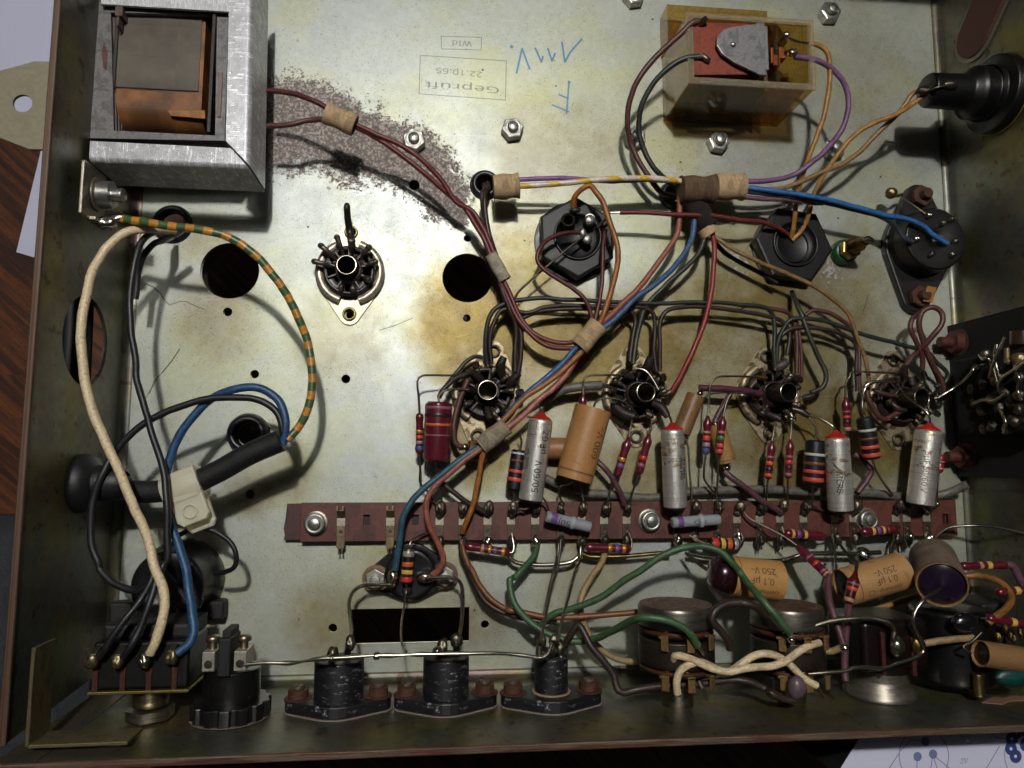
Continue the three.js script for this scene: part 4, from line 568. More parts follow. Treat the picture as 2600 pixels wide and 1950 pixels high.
// ---------------------------------------------------------------- connector block on the right wall
{
  const t = thing('connector_block', 'black connector block with many soldered lugs on the right wall', 'connector', [186, 0, -22]), m = worn(0x070708, 0.85);
  part(t, 'mounting_plate', box([187.2, 23, -22], [3.2, 46, 55]), m);
  part(t, 'insulator', [box([182.5, 28, -22], [8, 34, 26], { c: 1 }), box([185.6, 9, -22], [3, 12, 18], { c: 1 })], m);
  for (const q of [[186, 5.5, -42.5], [186, 5.5, -1.5]]) { const g = part(t, 'screw', [new THREE.CylinderGeometry(4, 4, 3, 6).rotateZ(Math.PI / 2).translate(q[0] - 2, q[1], q[2]), rod([q[0] - 3, q[1], q[2]], [q[0] - 8, q[1], q[2]], 1.9)], worn(0x6b3e36, 0.6, 0.4)); part(t, 'washer', pipe([q[0] - 0.6, q[1], q[2]], [q[0] + 0.2, q[1], q[2]], 2.2, 4.8), M.rustyNut, g); }
  const lug = (a, b, r = 1) => part(t, 'lug', [tube([a, lerp3(a, b, 0.5), b], (s) => r * (0.75 + 0.4 * s), { n: 8 }), blob(b, r * 1.55, [1, 1, 1.2], 0.25)], rnd() < 0.5 ? M.darkSolder : M.dullTin);
  for (const b of [[177,28.4,-34.4], [176,32.3,-25.3], [178,22.8,-30.9], [175,34.4,-16.7], [176,35.4,-21.3], [175,40.1,-11.9], [178,23.4,-16.6], [178,24.8,-25], [176,38,-12.7], [176,41.5,-30.4], [176,33.6,-27.2], [178,24,-10.5], [176,30.3,-19.8], [177,35.8,-28.7], [176,41.8,-25.3], [176,38.1,-17.5], [177,28.3,-11.2], [175,42.2,-19.8], [176,35.8,-9.9], [176,40.9,-15.6], [179,18.4,-24.2], [179,19.2,-19.3]]) lug([181, b[1] - 1.5, b[2] - 1], b);
}
for (const [label, pts] of [
  ['bare tinned wire from the last valve socket to the connector block', [[170.4,13,-21.5], [172.1,14,-22.8], [175.8,16,-25.6], [172,27.5,-28.8], [173,27.7,-30.4], [176,28.4,-31.3]]],
  ['bare wire forming a V on the connector block, upper limb', [[173,33.4,-26.3], [172,36,-29.1], [172,39,-33.6], [173,41,-38]]],
  ['short bare wire crossing the V on the connector block', [[174,36.2,-26.6], [173.5,36,-30], [174,35.1,-33.3], [175,35.1,-36.5]]],
  ['bare wire leaving the connector block towards the right edge', [[174,36.1,-21.5], [173,36.9,-23.6], [172,39.6,-25.3], [171,45,-27], [170,51.8,-29.1]]],
  ['bare wire arching across the lower lugs of the connector block', [[174,24.8,-18.8], [172,31.6,-19.4], [171,37.4,-18.7], [172,40.9,-20.6]]],
  ['bare wire zigzag between two upper lugs of the connector block', [[175,27.7,-34.4], [173,31.5,-32.4], [172,34.5,-32.5], [173,34.9,-30.4], [174,35.2,-24.9]]],
  ['bare wire hugging the right edge of the connector block', [[174,43.8,-30.1], [172,44.7,-27.5], [172,46.3,-24.3], [173,44.1,-21.4], [173,45.4,-18]]],
  ['curved bare wire below the bright solder ball of the connector', [[174,35.8,-15.9], [173,38.2,-13.6], [173,38.8,-11.3], [175,35.4,-8.8]]],
]) bare(label, pts, 0.5);
solo('glass_diode', 'small clear component with a brass coloured lead on the connector block', 'diode', [rod([174,40.1,-34.8], [174,39.9,-30.8], 0.8), blob([174,40.1,-30.6], 1.1), blob([175,43.5,-30.8], 2.2)], worn(0x8a7a5a, 0.3, 0.5));
solo('brown_component', 'round dark amber component on the connector block at the right edge', 'component', [rod([180,39.8,-40.3], [180,39.3,-35.9], 3.4)], worn(0x3a2a16, 0.3, 0, { clearcoat: 0.5 }));

// ---------------------------------------------------------------- things on the front wall, left to right
const dusty = new THREE.MeshPhysicalMaterial({ color: 0xffffff, roughness: 0.5, side: THREE.DoubleSide, map: pixels(256, 256, (i, j) => { const n = fbm(i / 4, j / 4, 3), d = fbm(i / 16 + 4, j / 16, 5), k = 0.6 + 0.5 * n, g = step(0.68, 0.74, n) * step(0.42, 0.6, d) + 0.5 * step(0.66, 0.75, d); return [22 * k + 110 * g, 22 * k + 107 * g, 27 * k + 110 * g]; }) });
{ // mains switch
  const t = thing('mains_switch', 'black mains switch with four soldered lugs, nearest the left wall', 'switch', [-78, 20, 55]);
  part(t, 'body', box([-78.2, 28, 54.4], [24.6, 15.6, 12.4], { c: 1 }), worn(0x0a0a0b, 0.44, 0, { clearcoat: 0.08 }));
  part(t, 'back_cap', slab([[-89.5, 44.4], [-67, 44.4], [-67, 48.4], [-89.5, 48.4]], 17, 33, { c: 1 }), M.matteBlack);
  part(t, 'face_plate', box([-78.2, 28.2, 61.1], [25.6, 16.6, 0.8]), worn(0x9a8a5a, 0.4, 0.9));
  for (const p of [[-89.3,36,57.7], [-82.4,36,57.9], [-75.8,36,58], [-69.3,36,58.2]]) part(t, 'contact_strip', box(p, [1.4, 0.5, 6.4]), worn(0x6a4438, 0.45, 0.7));
  for (const [p, clean] of [[[-89.1,38.5,52.2]], [[-82.9,38.5,52.4]], [[-76.4,38.5,52.6], 1], [[-69.7,38.5,51.8]]]) { const g = part(t, 'lug', box(add(p, [0.3, -1.2, -0.8]), [1.6, 3.2, 4], { rx: 0.5 }), M.dullTin); part(t, 'solder', blob(p, 1.75, [0.95, 0.9, 1.25], 0.3), clean ? M.tin : worn(0x8a8064, 0.34, 0.85), g); }
  const a = [-77.5, 29, 61.5];
  part(t, 'bushing', turn(a, [-77.5, 29, 71], [[4.6, 0], ...Array.from({ length: 12 }, (_, i) => [i % 2 ? 4.6 : 4.2, 0.2 + i * 0.32]), [4.6, 5]], 30), worn(0x9a8f74, 0.32, 0.95));
  part(t, 'nut', new THREE.CylinderGeometry(6.2, 6.2, 2.6, 6).rotateX(Math.PI / 2).translate(-77.5, 29, 68.6), worn(0x9d958a, 0.35, 0.9));
}
{ // black voltage selector standing behind the switch
  const c = [-80,-0,37.6], t = thing('voltage_selector', 'round black voltage selector on the plate behind the mains switch', 'selector', [c[0], 0, c[2]]);
  part(t, 'body', turn([c[0], 0, c[2]], [c[0], 20, c[2]], [[12.6, 0.1], [12.4, 5], [11, 6.5], [10.6, 14], [9.8, 15.4], [6, 15.6], [5, 14], [0, 14]], 40), worn(0x121216, 0.36, 0, { clearcoat: 0.3 }));
  part(t, 'slot_bar', [box([c[0] + 1.5, 16, c[2] - 1], [3, 2, 15], { ry: 0.6 }), box([c[0] + 7, 15.2, c[2] + 4], [7, 1.4, 3], { ry: -0.3 })], worn(0x25222a, 0.3, 0, { clearcoat: 0.4 }));
  part(t, 'side_flange', box([c[0] - 3, 3, c[2] + 9], [34, 5.8, 6], { c: 1 }), M.matteBlack);
}
{ // lamp holder with two screw terminals
  const x = -56.4, y = 28.5, p = (z) => [x, y, z], t = thing('lamp_holder', 'black threaded lamp holder with two bright screw terminals, right of the mains switch', 'lamp holder', [x, 18, 60]), m = worn(0x131315, 0.36, 0, { clearcoat: 0.3 });
  part(t, 'threaded_body', turn(p(70.5), p(50), [[7.6, 0], ...Array.from({ length: 22 }, (_, i) => [i % 2 ? 7.6 : 7.15, 4 + i * 0.42]), [7.2, 13.2], [0, 13.2]], 36), m);
  const knob = new THREE.Shape(Array.from({ length: 96 }, (_, i) => { const a = (i / 96) * Math.PI * 2, r = 9.9 + 0.35 * Math.sign(Math.sin(a * 14)); return new THREE.Vector2(r * Math.cos(a), r * Math.sin(a)); }));
  part(t, 'ribbed_nut', new THREE.ExtrudeGeometry(knob, { depth: 4, bevelEnabled: true, bevelSize: 0.3, bevelThickness: 0.3, bevelSegments: 2 }).translate(x, y, 66.2), m);
  part(t, 'gasket', turn(p(70.6), p(69), [[0, 0], [10.6, 0], [10.6, 0.5], [0, 0.5]], 36), worn(0x8a7c74, 0.6));
  part(t, 'barrier', [box([x, y + 4, 52.6], [3.2, 10, 10], { c: 0.5 }), box([x, y + 3.4, 47.8], [2.4, 8, 4], { c: 0.4 })], M.matteBlack);
  for (const s of [-1, 1]) { const g = part(t, 'terminal_block', box([x + s * 4.1, y + 4.4, 53.6], [3.3, 8.4, 5.2], { c: 0.3 }), worn(0xc4c0b8, 0.36, 0.6)); part(t, 'wire_hole', rod([x + s * 4.1, y + 8.2, 54.3], [x + s * 4.1, y + 8.75, 54.3], 1.1), worn(0x221d18, 0.6), g); part(t, 'screw', turn([x + s * 4.1, y + 5, 51], [x + s * 4.1, y + 5, 45], [[1.1, 0], [1.1, 1.8], [1.9, 1.9], [1.9, 3], [1.3, 3.5], [0, 3.6]], 20), worn(0xa89a86, 0.3, 0.9), g); }
}
function tipJack(label, x, y, r, z0, o = {}) {
  const t = thing('jack_socket', label, 'jack', [x, y - 8, 66], 'black bakelite sockets with flanges on the front wall'), fl = new THREE.Shape(hull([[0, 0, 8.8], [-11.2, 0, 3.2], [11.2, 0, 3.2]]).map(([a, b]) => new THREE.Vector2(a, b)));
  part(t, 'flange', uvBy(new THREE.ExtrudeGeometry(fl, { depth: 2.6, bevelEnabled: true, bevelSize: 0.35, bevelThickness: 0.35, bevelSegments: 2 }), 40).translate(x, y, 67.4), dusty);
  part(t, 'barrel', turn([x, y, 67.5], [x, y, z0], [[r + 0.3, 0], [r, 0.6], [r, 67.5 - z0 - 0.5], [r - 0.5, 67.5 - z0], [r * 0.45, 67.5 - z0], [r * 0.4, 67.5 - z0 - 1], [0, 67.5 - z0 - 1]], 36), dusty);
  part(t, 'dirt_line', new THREE.ExtrudeGeometry(new THREE.Shape(hull([[0, 0, 9.6], [-11.2, 0, 3.9], [11.2, 0, 3.9]]).map(([a, b]) => new THREE.Vector2(a, b))), { depth: 0.3, bevelEnabled: false }).translate(x, y, 70.25), worn(0x8f847c, 0.8));
  for (const s of [-1, 1]) { const g = part(t, 'screw_nut', [new THREE.CylinderGeometry(3, 3, 2.4, 6).rotateX(Math.PI / 2).translate(x + s * 11.2, y, 65.7), ], M.rustyNut); part(t, 'bolt_end', [rod([x + s * 11.2, y, 64.8], [x + s * 11.2, y, 63.6], 1.6), blob([x + s * 11.2 + 0.3, y + 0.4, 63.7], 1.1, [1.2, 1, 0.5], 0.3)], worn(0x70645a, 0.5, 0.6), g); part(t, 'washer', pipe([x + s * 11.2, y, 67.3], [x + s * 11.2, y, 66.8], 1.7, 3.9), M.rustyNut, g); }
  for (const l of o.lugs ?? []) part(t, 'solder_lug', [tube(l, (s) => 0.9 + 0.2 * s, { n: 8 }), blob(l[l.length - 1], 1.5, [1, 1, 1.4], 0.3)], M.dullTin);
}
tipJack('dusty black bakelite socket, left of the two under the long slot', -27.6, 26, 6.9, 56.5, { lugs: [[[-29.9,25.3,57], [-29.2,30.2,55], [-29,30.9,54]], [[-26,23,57], [-25.1,28,54], [-24.1,31.9,51]]] });
tipJack('dusty black bakelite socket, right of the two under the long slot', 2.8, 26, 6.6, 56.5, { lugs: [[[0.7,21.5,57], [1,27.7,54], [1.7,33,52]], [[5.8,24.7,57], [5.6,32.1,53], [5.6,36,50]]] });
tipJack('slim black bakelite socket with a clean light patch, below the green wires', 33.4, 27, 4.9, 57, { lugs: [[[29.6,30.9,57], [29.5,29.2,55], [30.5,27.5,53]], [[33.3,28.6,57], [33.1,30.8,54], [34.1,27.8,53]], [[36,28.9,57], [35.9,28.5,55], [35.7,29.6,54]]] });
solo('dirt_patch', 'pale sandy patch at the foot of the slim bakelite socket', 'dirt', pipe([33.4, 27, 67.2], [33.4, 27, 66.7], 4.6, 5.6), worn(0xa89074, 0.9));

function pot(label, x, y, z, r, o = {}) {
  const t = thing('potentiometer', label, 'potentiometer', [x, y - r, z + 10], 'tandem potentiometers on the front wall'), p = (k) => [x, y, z + k];
  const rust = new THREE.MeshPhysicalMaterial({ color: 0xffffff, roughness: 0.55, metalness: 0.45, map: o.rust }), steel = worn(0x8f8b84, 0.34, 0.9);
  part(t, 'back_cover', turn(p(0), p(30), [[0, 0.3], [r * 0.5, 0.1], [r - 1.2, 0], [r - 0.5, 0.12]], 44), rust);
  part(t, 'can', turn(p(0), p(30), [[r - 0.6, 0.12], [r, 0.9], [r, 5.8], [r - 0.4, 6]], 44), steel);
  part(t, 'wafer', turn(p(0), p(30), [[0, 6.4], [r - 0.4, 6.4], [r - 0.2, 6.8], [r - 0.2, 8.4], [0, 8.4]], 40), worn(0x4a2b18, 0.55));
  part(t, 'can', turn(p(0), p(30), [[0, 9], [r - 0.4, 9], [r, 9.6], [r, 16.4], [r - 0.5, 16.8], [0, 16.8]], 44), worn(0x3b342e, 0.45, 0.6));
  part(t, 'wafer', turn(p(0), p(30), [[0, 17.2], [r - 0.4, 17.2], [r - 0.2, 17.6], [r - 0.2, 19], [0, 19]], 40), worn(0x4a2b18, 0.55));
  part(t, 'bushing', turn(p(19), p(30), [[4.6, 0], [4.6, 71 - z - 19]], 24), M.dullTin);
  for (const k of [7.4, 18.1]) for (const a of [-0.62, 0.0, 0.62]) { const c = Math.sin(a), s = Math.cos(a), q = [x + (r + 0.6) * c, y + (r + 0.6) * s, z + k]; const g = part(t, 'lug', [box(q, [2.2, 2.4, 0.7], { rz: -a, c: 0.15 }), box([q[0], q[1] + 0.9, q[2] + 1.6], [2.1, 0.6, 4.2], { rz: -a, c: 0.15 })], worn(0xa8895a, 0.4, 0.7)); part(t, 'rivet', rod([x + (r - 2) * c, y + (r - 2) * s, z + k - 1.2], [x + (r - 2) * c, y + (r - 2) * s, z + k + 1.2], 1.1), M.brass, g); }
}
const rustMap = (a, b) => pixels(256, 256, (i, j) => { const n = fbm(i / 14 + a, j / 14, 5), k = 0.7 + 0.6 * fbm(i / 3, j / 3, 3); return n > b ? [92 * k, 58 * k, 38 * k] : [118 * k, 106 * k, 94 * k]; });
pot('tandem potentiometer with a dull brown cover, nearest the slim socket', 70.2, 30, 42, 11, { rust: rustMap(2, 0.52) });
pot('tandem potentiometer with a rusty speckled cover, under the second paper capacitor', 104.6, 30, 43, 10.6, { rust: rustMap(9, 0.4) });
{ // dark brown bakelite jack
  const c = [134,30,55.9], t = thing('brown_jack', 'dark red brown bakelite jack with a silver threaded collar on the front wall', 'jack', [c[0], 18, 58]), x = c[0];
  part(t, 'body', [box([x, 28, 54], [21, 20, 15], { c: 2 }), turn([x, 28, 62], [x, 28, 46], [[10, 0], [10, 12], [8, 15], [0, 15.4]], 36)], worn(0x140807, 0.34, 0, { clearcoat: 0.2 }));
  part(t, 'ridge', [box([128.9,39,55.6], [1.2, 1.2, 12]), box([138.8,38,56.8], [1.4, 1.6, 11])], worn(0x4a2420, 0.4));
  part(t, 'collar', turn([x, 28, 61.6], [x, 28, 71], [[8.4, 0], ...Array.from({ length: 10 }, (_, i) => [i % 2 ? 8.4 : 8.0, 0.3 + i * 0.4]), [8.4, 5], [10.2, 7.6], [10.2, 8.8]], 40), worn(0x948f88, 0.42, 0.85));
  part(t, 'contact', [blob([139.5,39,53.4], 2.1, [0.8, 0.7, 1.4]), box([140.4,38,53.3], [2.4, 1.4, 4])], worn(0x8a7444, 0.36, 0.9));
  part(t, 'solder_blob', blob([132,41,53.1], 2.3, [1, 0.8, 1.3], 0.15), M.tin);
}
{ // black drum and wafer at the far right
  const c = [157.3,26,55.9], t = thing('black_control', 'black drum shaped control with brass lugs in the front right corner', 'control', [c[0], 10, 55]), x = c[0] + 3;
  part(t, 'drum', turn([x, 26, 71], [x, 26, 38], [[11.5, 4], [12, 5], [12, 24], [11, 26], [0, 26.4]], 40), worn(0x101012, 0.34, 0, { clearcoat: 0.4 }));
  part(t, 'side_block', box([x + 14, 22, 52], [12, 16, 16], { c: 1 }), M.matteBlack);
  for (const p of [[166.9,40,49.2], [169.5,40,52.1], [164.4,40,51.6], [171.6,40,50.7], [168.4,40,51.3]]) part(t, 'lug', blob(p, 1.1, [0.7, 0.8, 1.3], 0.3), worn(0x7a6638, 0.4, 0.9));
}
solo('dome_cap', 'black dome headed screw on the drum shaped control', 'screw', blob([154.4,40,47.1], 3.2, [1.3, 0.7, 0.9], 0.05), mat(0x101016, 0.25, 0, { clearcoat: 0.6 }));
paperCap('tan tubular capacitor lying over the front right corner, cut by the picture edge', [156.9,42,55.5], [172.4,42,58], 3.7, (g, w, h) => { g.fillStyle = '#84623e'; g.fillRect(0, 0, w, h); paperGrain(g, w, h, 10); }, [[[154.2,42,55.4], [151.6,42,53.6], [154.8,42,52], [157.7,42,49.7]]], { endA: M.darkSolder });
solo('teal_capacitor', 'small teal dipped capacitor at the right end of the front wall', 'capacitor', blob([167,42,62.2], 4, [1.5, 0.6, 0.75], 0.1), worn(0x0c4442, 0.4));
solo('threaded_bushing', 'short brass threaded bushing behind the front wall at the right', 'bushing', turn([158.1,38.9,62], add([158.1,38.9,62], [0, 0, 6.5]), Array.from({ length: 16 }, (_, i) => [i % 2 ? 1.8 : 1.3, i * 0.42]), 20), worn(0x7a6a44, 0.4, 0.9));
{ const p = [163.9,36.9,70.2], q = [p[0] + 9, p[1] + 1, 70.0]; solo('torn_label', 'torn brown sticker remains on the front wall at the right', 'sticker', new THREE.ExtrudeGeometry(new THREE.Shape([[-5, 2], [0, 4], [4, 1.5], [14, 2], [18, -1], [8, -2.6], [5, -1], [2, -2.2]].map(([a, b]) => new THREE.Vector2(a, b))), { depth: 0.3, bevelEnabled: false }).translate(p[0], p[1], 70.1), worn(0x8a6a58, 0.9)); }

// ---------------------------------------------------------------- DIN outlet on the plate
{
  const c = [-8.7,0,36.3], e0 = [-19.8,0,37.9], e1 = [2.3,0,37.2], t = thing('flat_socket', 'flat black socket with a resistor across it, below the terminal strip', 'socket', [c[0], 0, c[2]]), m = worn(0x15151a, 0.32, 0, { clearcoat: 0.35 });
  part(t, 'base', slab(hull([[c[0], c[2], 9.4], [e0[0], e0[2], 3.6], [e1[0], e1[2], 3.6]]), 0.05, 3, { c: 0.6 }), m);
  part(t, 'drum', turn([c[0], 2.8, c[2]], [c[0], 9, c[2]], [[8.4, 0], [8, 2.6], [7.2, 3.2], [6.4, 2.9], [0, 2.9]], 40), m);
  for (const [e, w] of [[e0, 0x8a6a4c], [e1, 0x6e5048]]) { const g = part(t, 'screw', [slab(hexRing(e[0], e[2], 6, 0.5), 3.8, 6, { c: 0.4 }), post([e[0], 0, e[2]], 3, 7.4, 1.6)], M.nut); part(t, 'washer', pipe([e[0], 3, e[2]], [e[0], 3.8, e[2]], 1.8, 4.3), worn(w, 0.7), g); }
  part(t, 'lug', [tube([[-12.3,6,34.6], [-13.6,9,36], [-14.7,10,37.9]], 1.1), blob([-13.9,10,37], 1.9, [0.9, 0.8, 1.5], 0.3)], M.tin);
  part(t, 'lug', [tube([[-6.3,7,37.2], [-3.5,9,36.9], [-1.5,10,36.6]], 1.1), blob([-3.5,9.5,36.8], 1.7, [1.9, 0.8, 0.9], 0.3)], M.tin);
  part(t, 'lug', blob([-9.7,7,41.6], 1.5, [1.1, 0.8, 1], 0.3), M.darkSolder);
}

// ---------------------------------------------------------------- terminal strip
{
  const x0 = [-43.7,4.6,13.6][0], x1 = [181.1,4.6,14.5][0], zA = 13.7, zB = 26, t = thing('terminal_strip', 'long dark red terminal strip with two rows of solder lugs', 'terminal strip', [(x0 + x1) / 2, 0, 20]);
  const board = new THREE.MeshPhysicalMaterial({ color: 0xe0d8d8, roughness: 0.48, side: THREE.DoubleSide, map: pixels(512, 64, (i, j) => { const k = 0.84 + 0.3 * fbm(i / 20, j / 6, 4) + (hash(i, j) - 0.5) * 0.06, d = fbm(i / 30 + 8, j / 12, 4) > 0.6 ? 0.82 : 1; return [108 * k * d, 62 * k * d, 53 * k * d]; }) });
  const sh = shape([[x0, zA], [x1, zA], [x1, zB], [x0, zB]]), slots = [[-23,4.6,19.3], [-7.4,4.6,19.4], [176.8,4.6,20.1]];
  for (const p of slots) hole(sh, [[p[0] - 1.25, p[2] - 1.9], [p[0] + 1.25, p[2] - 1.9], [p[0] + 1.25, p[2] + 1.9], [p[0] - 1.25, p[2] + 1.9]]);
  part(t, 'board', uvPlan(plain(slab(sh, 3, 4.6, { c: 0.15 })), (x) => x / 40, (x, y, z) => (z + y) / 20), board);
  part(t, 'added_backing', slab([[x0 + 0.5, zA + 0.2], [x1 - 0.3, zA + 0.2], [x1 - 0.3, zB - 0.1], [x0 + 0.5, zB - 0.1]], 1.5, 2.9, { c: 0.12 }), worn(0x2a1616, 0.6));  // dark backing added below the whole board so its slots look dark
  part(t, 'broken_end', slab([[-48.5,3,14.1], [-43.8,3,14], [-43.6,3,25.6], [-49.1,3,25.6], [-48.9,3,23.9], [-49.3,3,22], [-48.8,3,18.4]].map((p) => [p[0], p[2]]), 1.5, 2.9, { c: 0.12 }), worn(0x4c2a2a, 0.5));
  part(t, 'spacer', [[-39.6,0,20.3], [71.1,-0,20.2], [149.6,0,19.9]].map((p) => post([p[0], 0, p[2]], 0.05, 3, 3.2)), M.dullTin);
  const lugs = [[[-31,5,19.6], 0], [[-15.4,5,19.7], 0], [[0.4,5,19.8], 1], [[7.9,5,19.8], 1], [[16,5,19.9], 2], [[23.7,5,20.9], 1], [[31.7,5,21], 2], [[40.1,5,20], 1], [[47.2,5,20.1], 1], [[54.8,5,20.1], 1], [[62.4,5,20.2], 1], [[79.8,5,21.3], 2], [[85.5,5,21.4], 1], [[93.7,5,21.4], 1], [[100.7,5,21.5], 2], [[108.6,5,20.6], 1], [[115.9,5,20.6], 1], [[124.3,5,20.2], 1], [[135.5,5,20.2], 1], [[142.3,5,20.3], 1], [[157.9,5,20.4], 1], [[162,5,20.4], 2], [[169.4,5,20.5], 2]];
  for (const [p, kind] of lugs) {
    const x = p[0], z = 19.8, met = kind ? worn(0x6c6456, 0.38, 0.85) : worn(0xa89c80, 0.32, 0.9);
    const lower = hole(shape([[x - 1.3, z + 1.2], [x + 1.3, z + 1.2], [x + 1.3, zB + 1.8], [x + 0.75, zB + 2.1], [x + 0.75, zB + 4], [x + 0.3, zB + 4], [x + 0.3, zB + 2.4], [x - 0.3, zB + 2.4], [x - 0.3, zB + 4], [x - 0.75, zB + 4], [x - 0.75, zB + 2.1], [x - 1.3, zB + 1.8]]), ring(x, z + 3.2, 0.75, 14));
    const g = part(t, 'lug', [slab(lower, 4.7, 5.25, { c: 0.1 }), box([x, 6.2, z - 2.6], [2.5, 0.5, 3.4], { rx: 0.75, c: 0.1 }), box([x - 0.9, 7.9, z - 4.4], [0.6, 2, 1.4], { c: 0.1 }), box([x + 0.9, 7.9, z - 4.4], [0.6, 2, 1.4], { c: 0.1 })], met);
    part(t, 'strap', box([x, 5.0, z], [2.7, 0.6, 2.4], { c: 0.12 }), worn(0xc8c2b4, 0.36, 0.6), g);
    if (kind) { part(t, 'solder', [blob([x + rnd() * 0.6, 7.2, z - 4.3], 1.5 + 0.4 * rnd(), [0.95, 1, 1.3], 0.3), blob([x, 5.9, z - 2.4], 1.2, [1, 0.7, 1.3], 0.3)], rnd() < 0.6 ? M.darkSolder : M.dullTin, g); part(t, 'solder', blob([x + 0.3 * rnd(), 5.6, zB + 0.8], 1.5 + 0.5 * rnd(), [0.9, 0.8, 1.4], 0.3), kind === 2 ? M.solder : M.darkSolder, g); }
  }
  const sn = makeNut(up([-38.9,5,20.1], -0.35), { washer: 3.9, af: 5.6, h: 2.2, bolt: 1.2, group: 'nuts holding the terminal strip', label: 'bright nut and washer on the bare left end of the terminal strip' });
  moveNut(sn, up([70.3,5,20], -0.35), 'nut and washer on the strip, left of the stained silver capacitor', 0.6); moveNut(sn, up([146.9,5,20.1], -0.35), 'nut and washer on the strip between the two right hand silver capacitors', 0.9);
}

// ---------------------------------------------------------------- cable entry on the left wall
{
  const m = worn(0x1a1a1e, 0.5), y = 24.3, z = 6.8, p = (x) => [x, y, z], t = thing('cable_gland', 'black domed rubber cable gland in the left wall', 'grommet', [-98, 17, z]);
  part(t, 'dome', turn(p(-102), p(-80), [[0, 0], [8.3, 0], [8.4, 1.6], [7.6, 3.6], [5.4, 5], [5, 5.2]], 40), m); part(t, 'collar', turn(p(-97.2), p(-80), [[5.2, 0], [5, 5], [4.2, 7.4], [3.3, 7.8]], 30), m);
  solo('sheathed_cable', 'thick black sheathed mains cable passing through the pale plastic clamp', 'cable', tube([p(-100), p(-91), [-95.3,23,8.4], [-88.5,23,9.2], [-80.2,23,9.1], [-72.5,24.5,7.5], [-63.5,26,3.4], [-54.6,27.5,-1.6], [-45.6,28,-5.6]], 3.25, { n: 18 }), worn(0x17171a, 0.55, 0, { bumpScale: 0.0002 }));
  const c0 = [-68.2,25,5.9], c1 = [-77.7,24.5,9.7], d = v3(c1).sub(v3(c0)).normalize(), n = lerp3(c0, c1, 0.5), t2 = thing('cable_clamp', 'milky plastic cable clamp round the black sheathed cable', 'clamp', n), ny = mat(0xf0ecd8, 0.36, 0, { transmission: 0.5 });
  part(t2, 'band', pipe(c0, c1, 3.3, 5.1, 36), ny);
  const e = lerp3(c0, c1, 0.45), side = new THREE.Vector3(-d.z, 0, d.x); if (side.z < 0) side.negate();
  const tab = (k0, k1, h, th, w) => { const P = (a, b) => [e[0] + d.x * a * w + side.x * b, e[2] + d.z * a * w + side.z * b]; return slab([P(-1, k0), P(1, k0), P(1, k1 - 1.5), P(0.7, k1), P(-0.7, k1), P(-1, k1 - 1.5)], h, h + th, { c: 0.5 }); };
  part(t2, 'tab', tab(0, 11, 27, 1.8, 4.6), ny); part(t2, 'tab', tab(0, 13.5, 22.5, 2, 4.2), ny); part(t2, 'block', tab(-4.6, 4, 26.8, 2.4, 4.7), ny);
  part(t2, 'screw_boss', pipe([e[0] + side.x * 7.5, 28.4, e[2] + side.z * 7.5], [e[0] + side.x * 7.5, 29.2, e[2] + side.z * 7.5], 1.6, 2.1), ny);
}

// ---------------------------------------------------------------- insulated wires
const C = { earth: 0xffffff, cream: 0xe2cfac, black: 0x1c1c22, blue: 0x23507f, redbrown: 0x6e2a28, darkred: 0x55201f, violet: 0x8a5aa0, mauve: 0x6e4a58, orange: 0xa0662a, ochre: 0xa87a3a, tanw: 0x8f7148, brown: 0x5a3430, darkgreen: 0x27302a, olive: 0x33352a, umber: 0x33251f, greyblue: 0x3c5f8a, pink: 0xb06a64, salmon: 0x9a5a4a, red: 0x8c2c28, green: 0x40613f, teal: 0x2f5a72, purple: 0x5c3a44, beige: 0xa08a64, grey: 0x6a6762 };
const stripes = (f, w = 256, h = 64) => { const t = pixels(w, h, f); return t; };
const earthMat = new THREE.MeshPhysicalMaterial({ roughness: 0.42, clearcoat: 0.25, map: stripes((i, j) => { const k = 0.8 + 0.3 * fbm(i / 12, j / 12, 3), s = step(0.44, 0.56, 0.5 + 0.5 * Math.sin((i / 256) * Math.PI * 2 * 2 + 0.5 * Math.sin(j / 10))); return [(70 + 124 * s) * k, (96 + 36 * s) * k, (56 - 6 * s) * k]; }) });
const whiteYellow = new THREE.MeshPhysicalMaterial({ roughness: 0.4, clearcoat: 0.3, map: stripes((i, j) => { const k = 0.86 + 0.2 * fbm(i / 16, j / 16, 3), s = ((i / 256 * 1 + j / 64) % 1) < 0.36; return s ? [214 * k, 172 * k, 40 * k] : [214 * k, 198 * k, 186 * k]; }) });

wire('green and yellow striped earth wire curving from the earth tab into the black sheath', earthMat, 1.2, [[-92.9,32,-68.9], [-88.7,33,-68.3], [-83.9,34,-67.3], [-76.3,34,-66.4], [-68,34,-65.5], [-60.9,33,-63.8], [-54,32,-59.3], [-50.1,31,-55], [-46.6,30,-50.2], [-44.2,29,-46.4], [-41.5,28,-40.6], [-39.5,27,-35.6], [-38,27,-28.9], [-37.4,27,-23.3], [-37.5,27,-21.5], [-37.9,27,-17.8], [-39.3,27,-12.6], [-41.7,27,-8.6], [-44,28,-5.6]], { cat: 'earth wire', n: 14 });
wire('long cream wire running down the left wall to the mains switch', C.cream, 1.25, [[-80.7,22,-69.1], [-83.8,28,-67.4], [-87,31,-66.1], [-90.2,33,-64.2], [-93.9,34,-60], [-96.8,35,-53.7], [-97.9,36,-45.5], [-98.2,37,-36.9], [-97.7,37,-28.3], [-95.6,37,-18.4], [-94.4,37,-14.3], [-91.7,37,-7.9], [-88.1,37,-0.8], [-84.5,37,6.6], [-80.8,37,14.6], [-77.2,37,22.5], [-75,38,29], [-72.7,39,33.1], [-71.5,40,38], [-71.7,41,43.2], [-72.7,41,47], [-74.3,40,50.3]], { n: 14 });
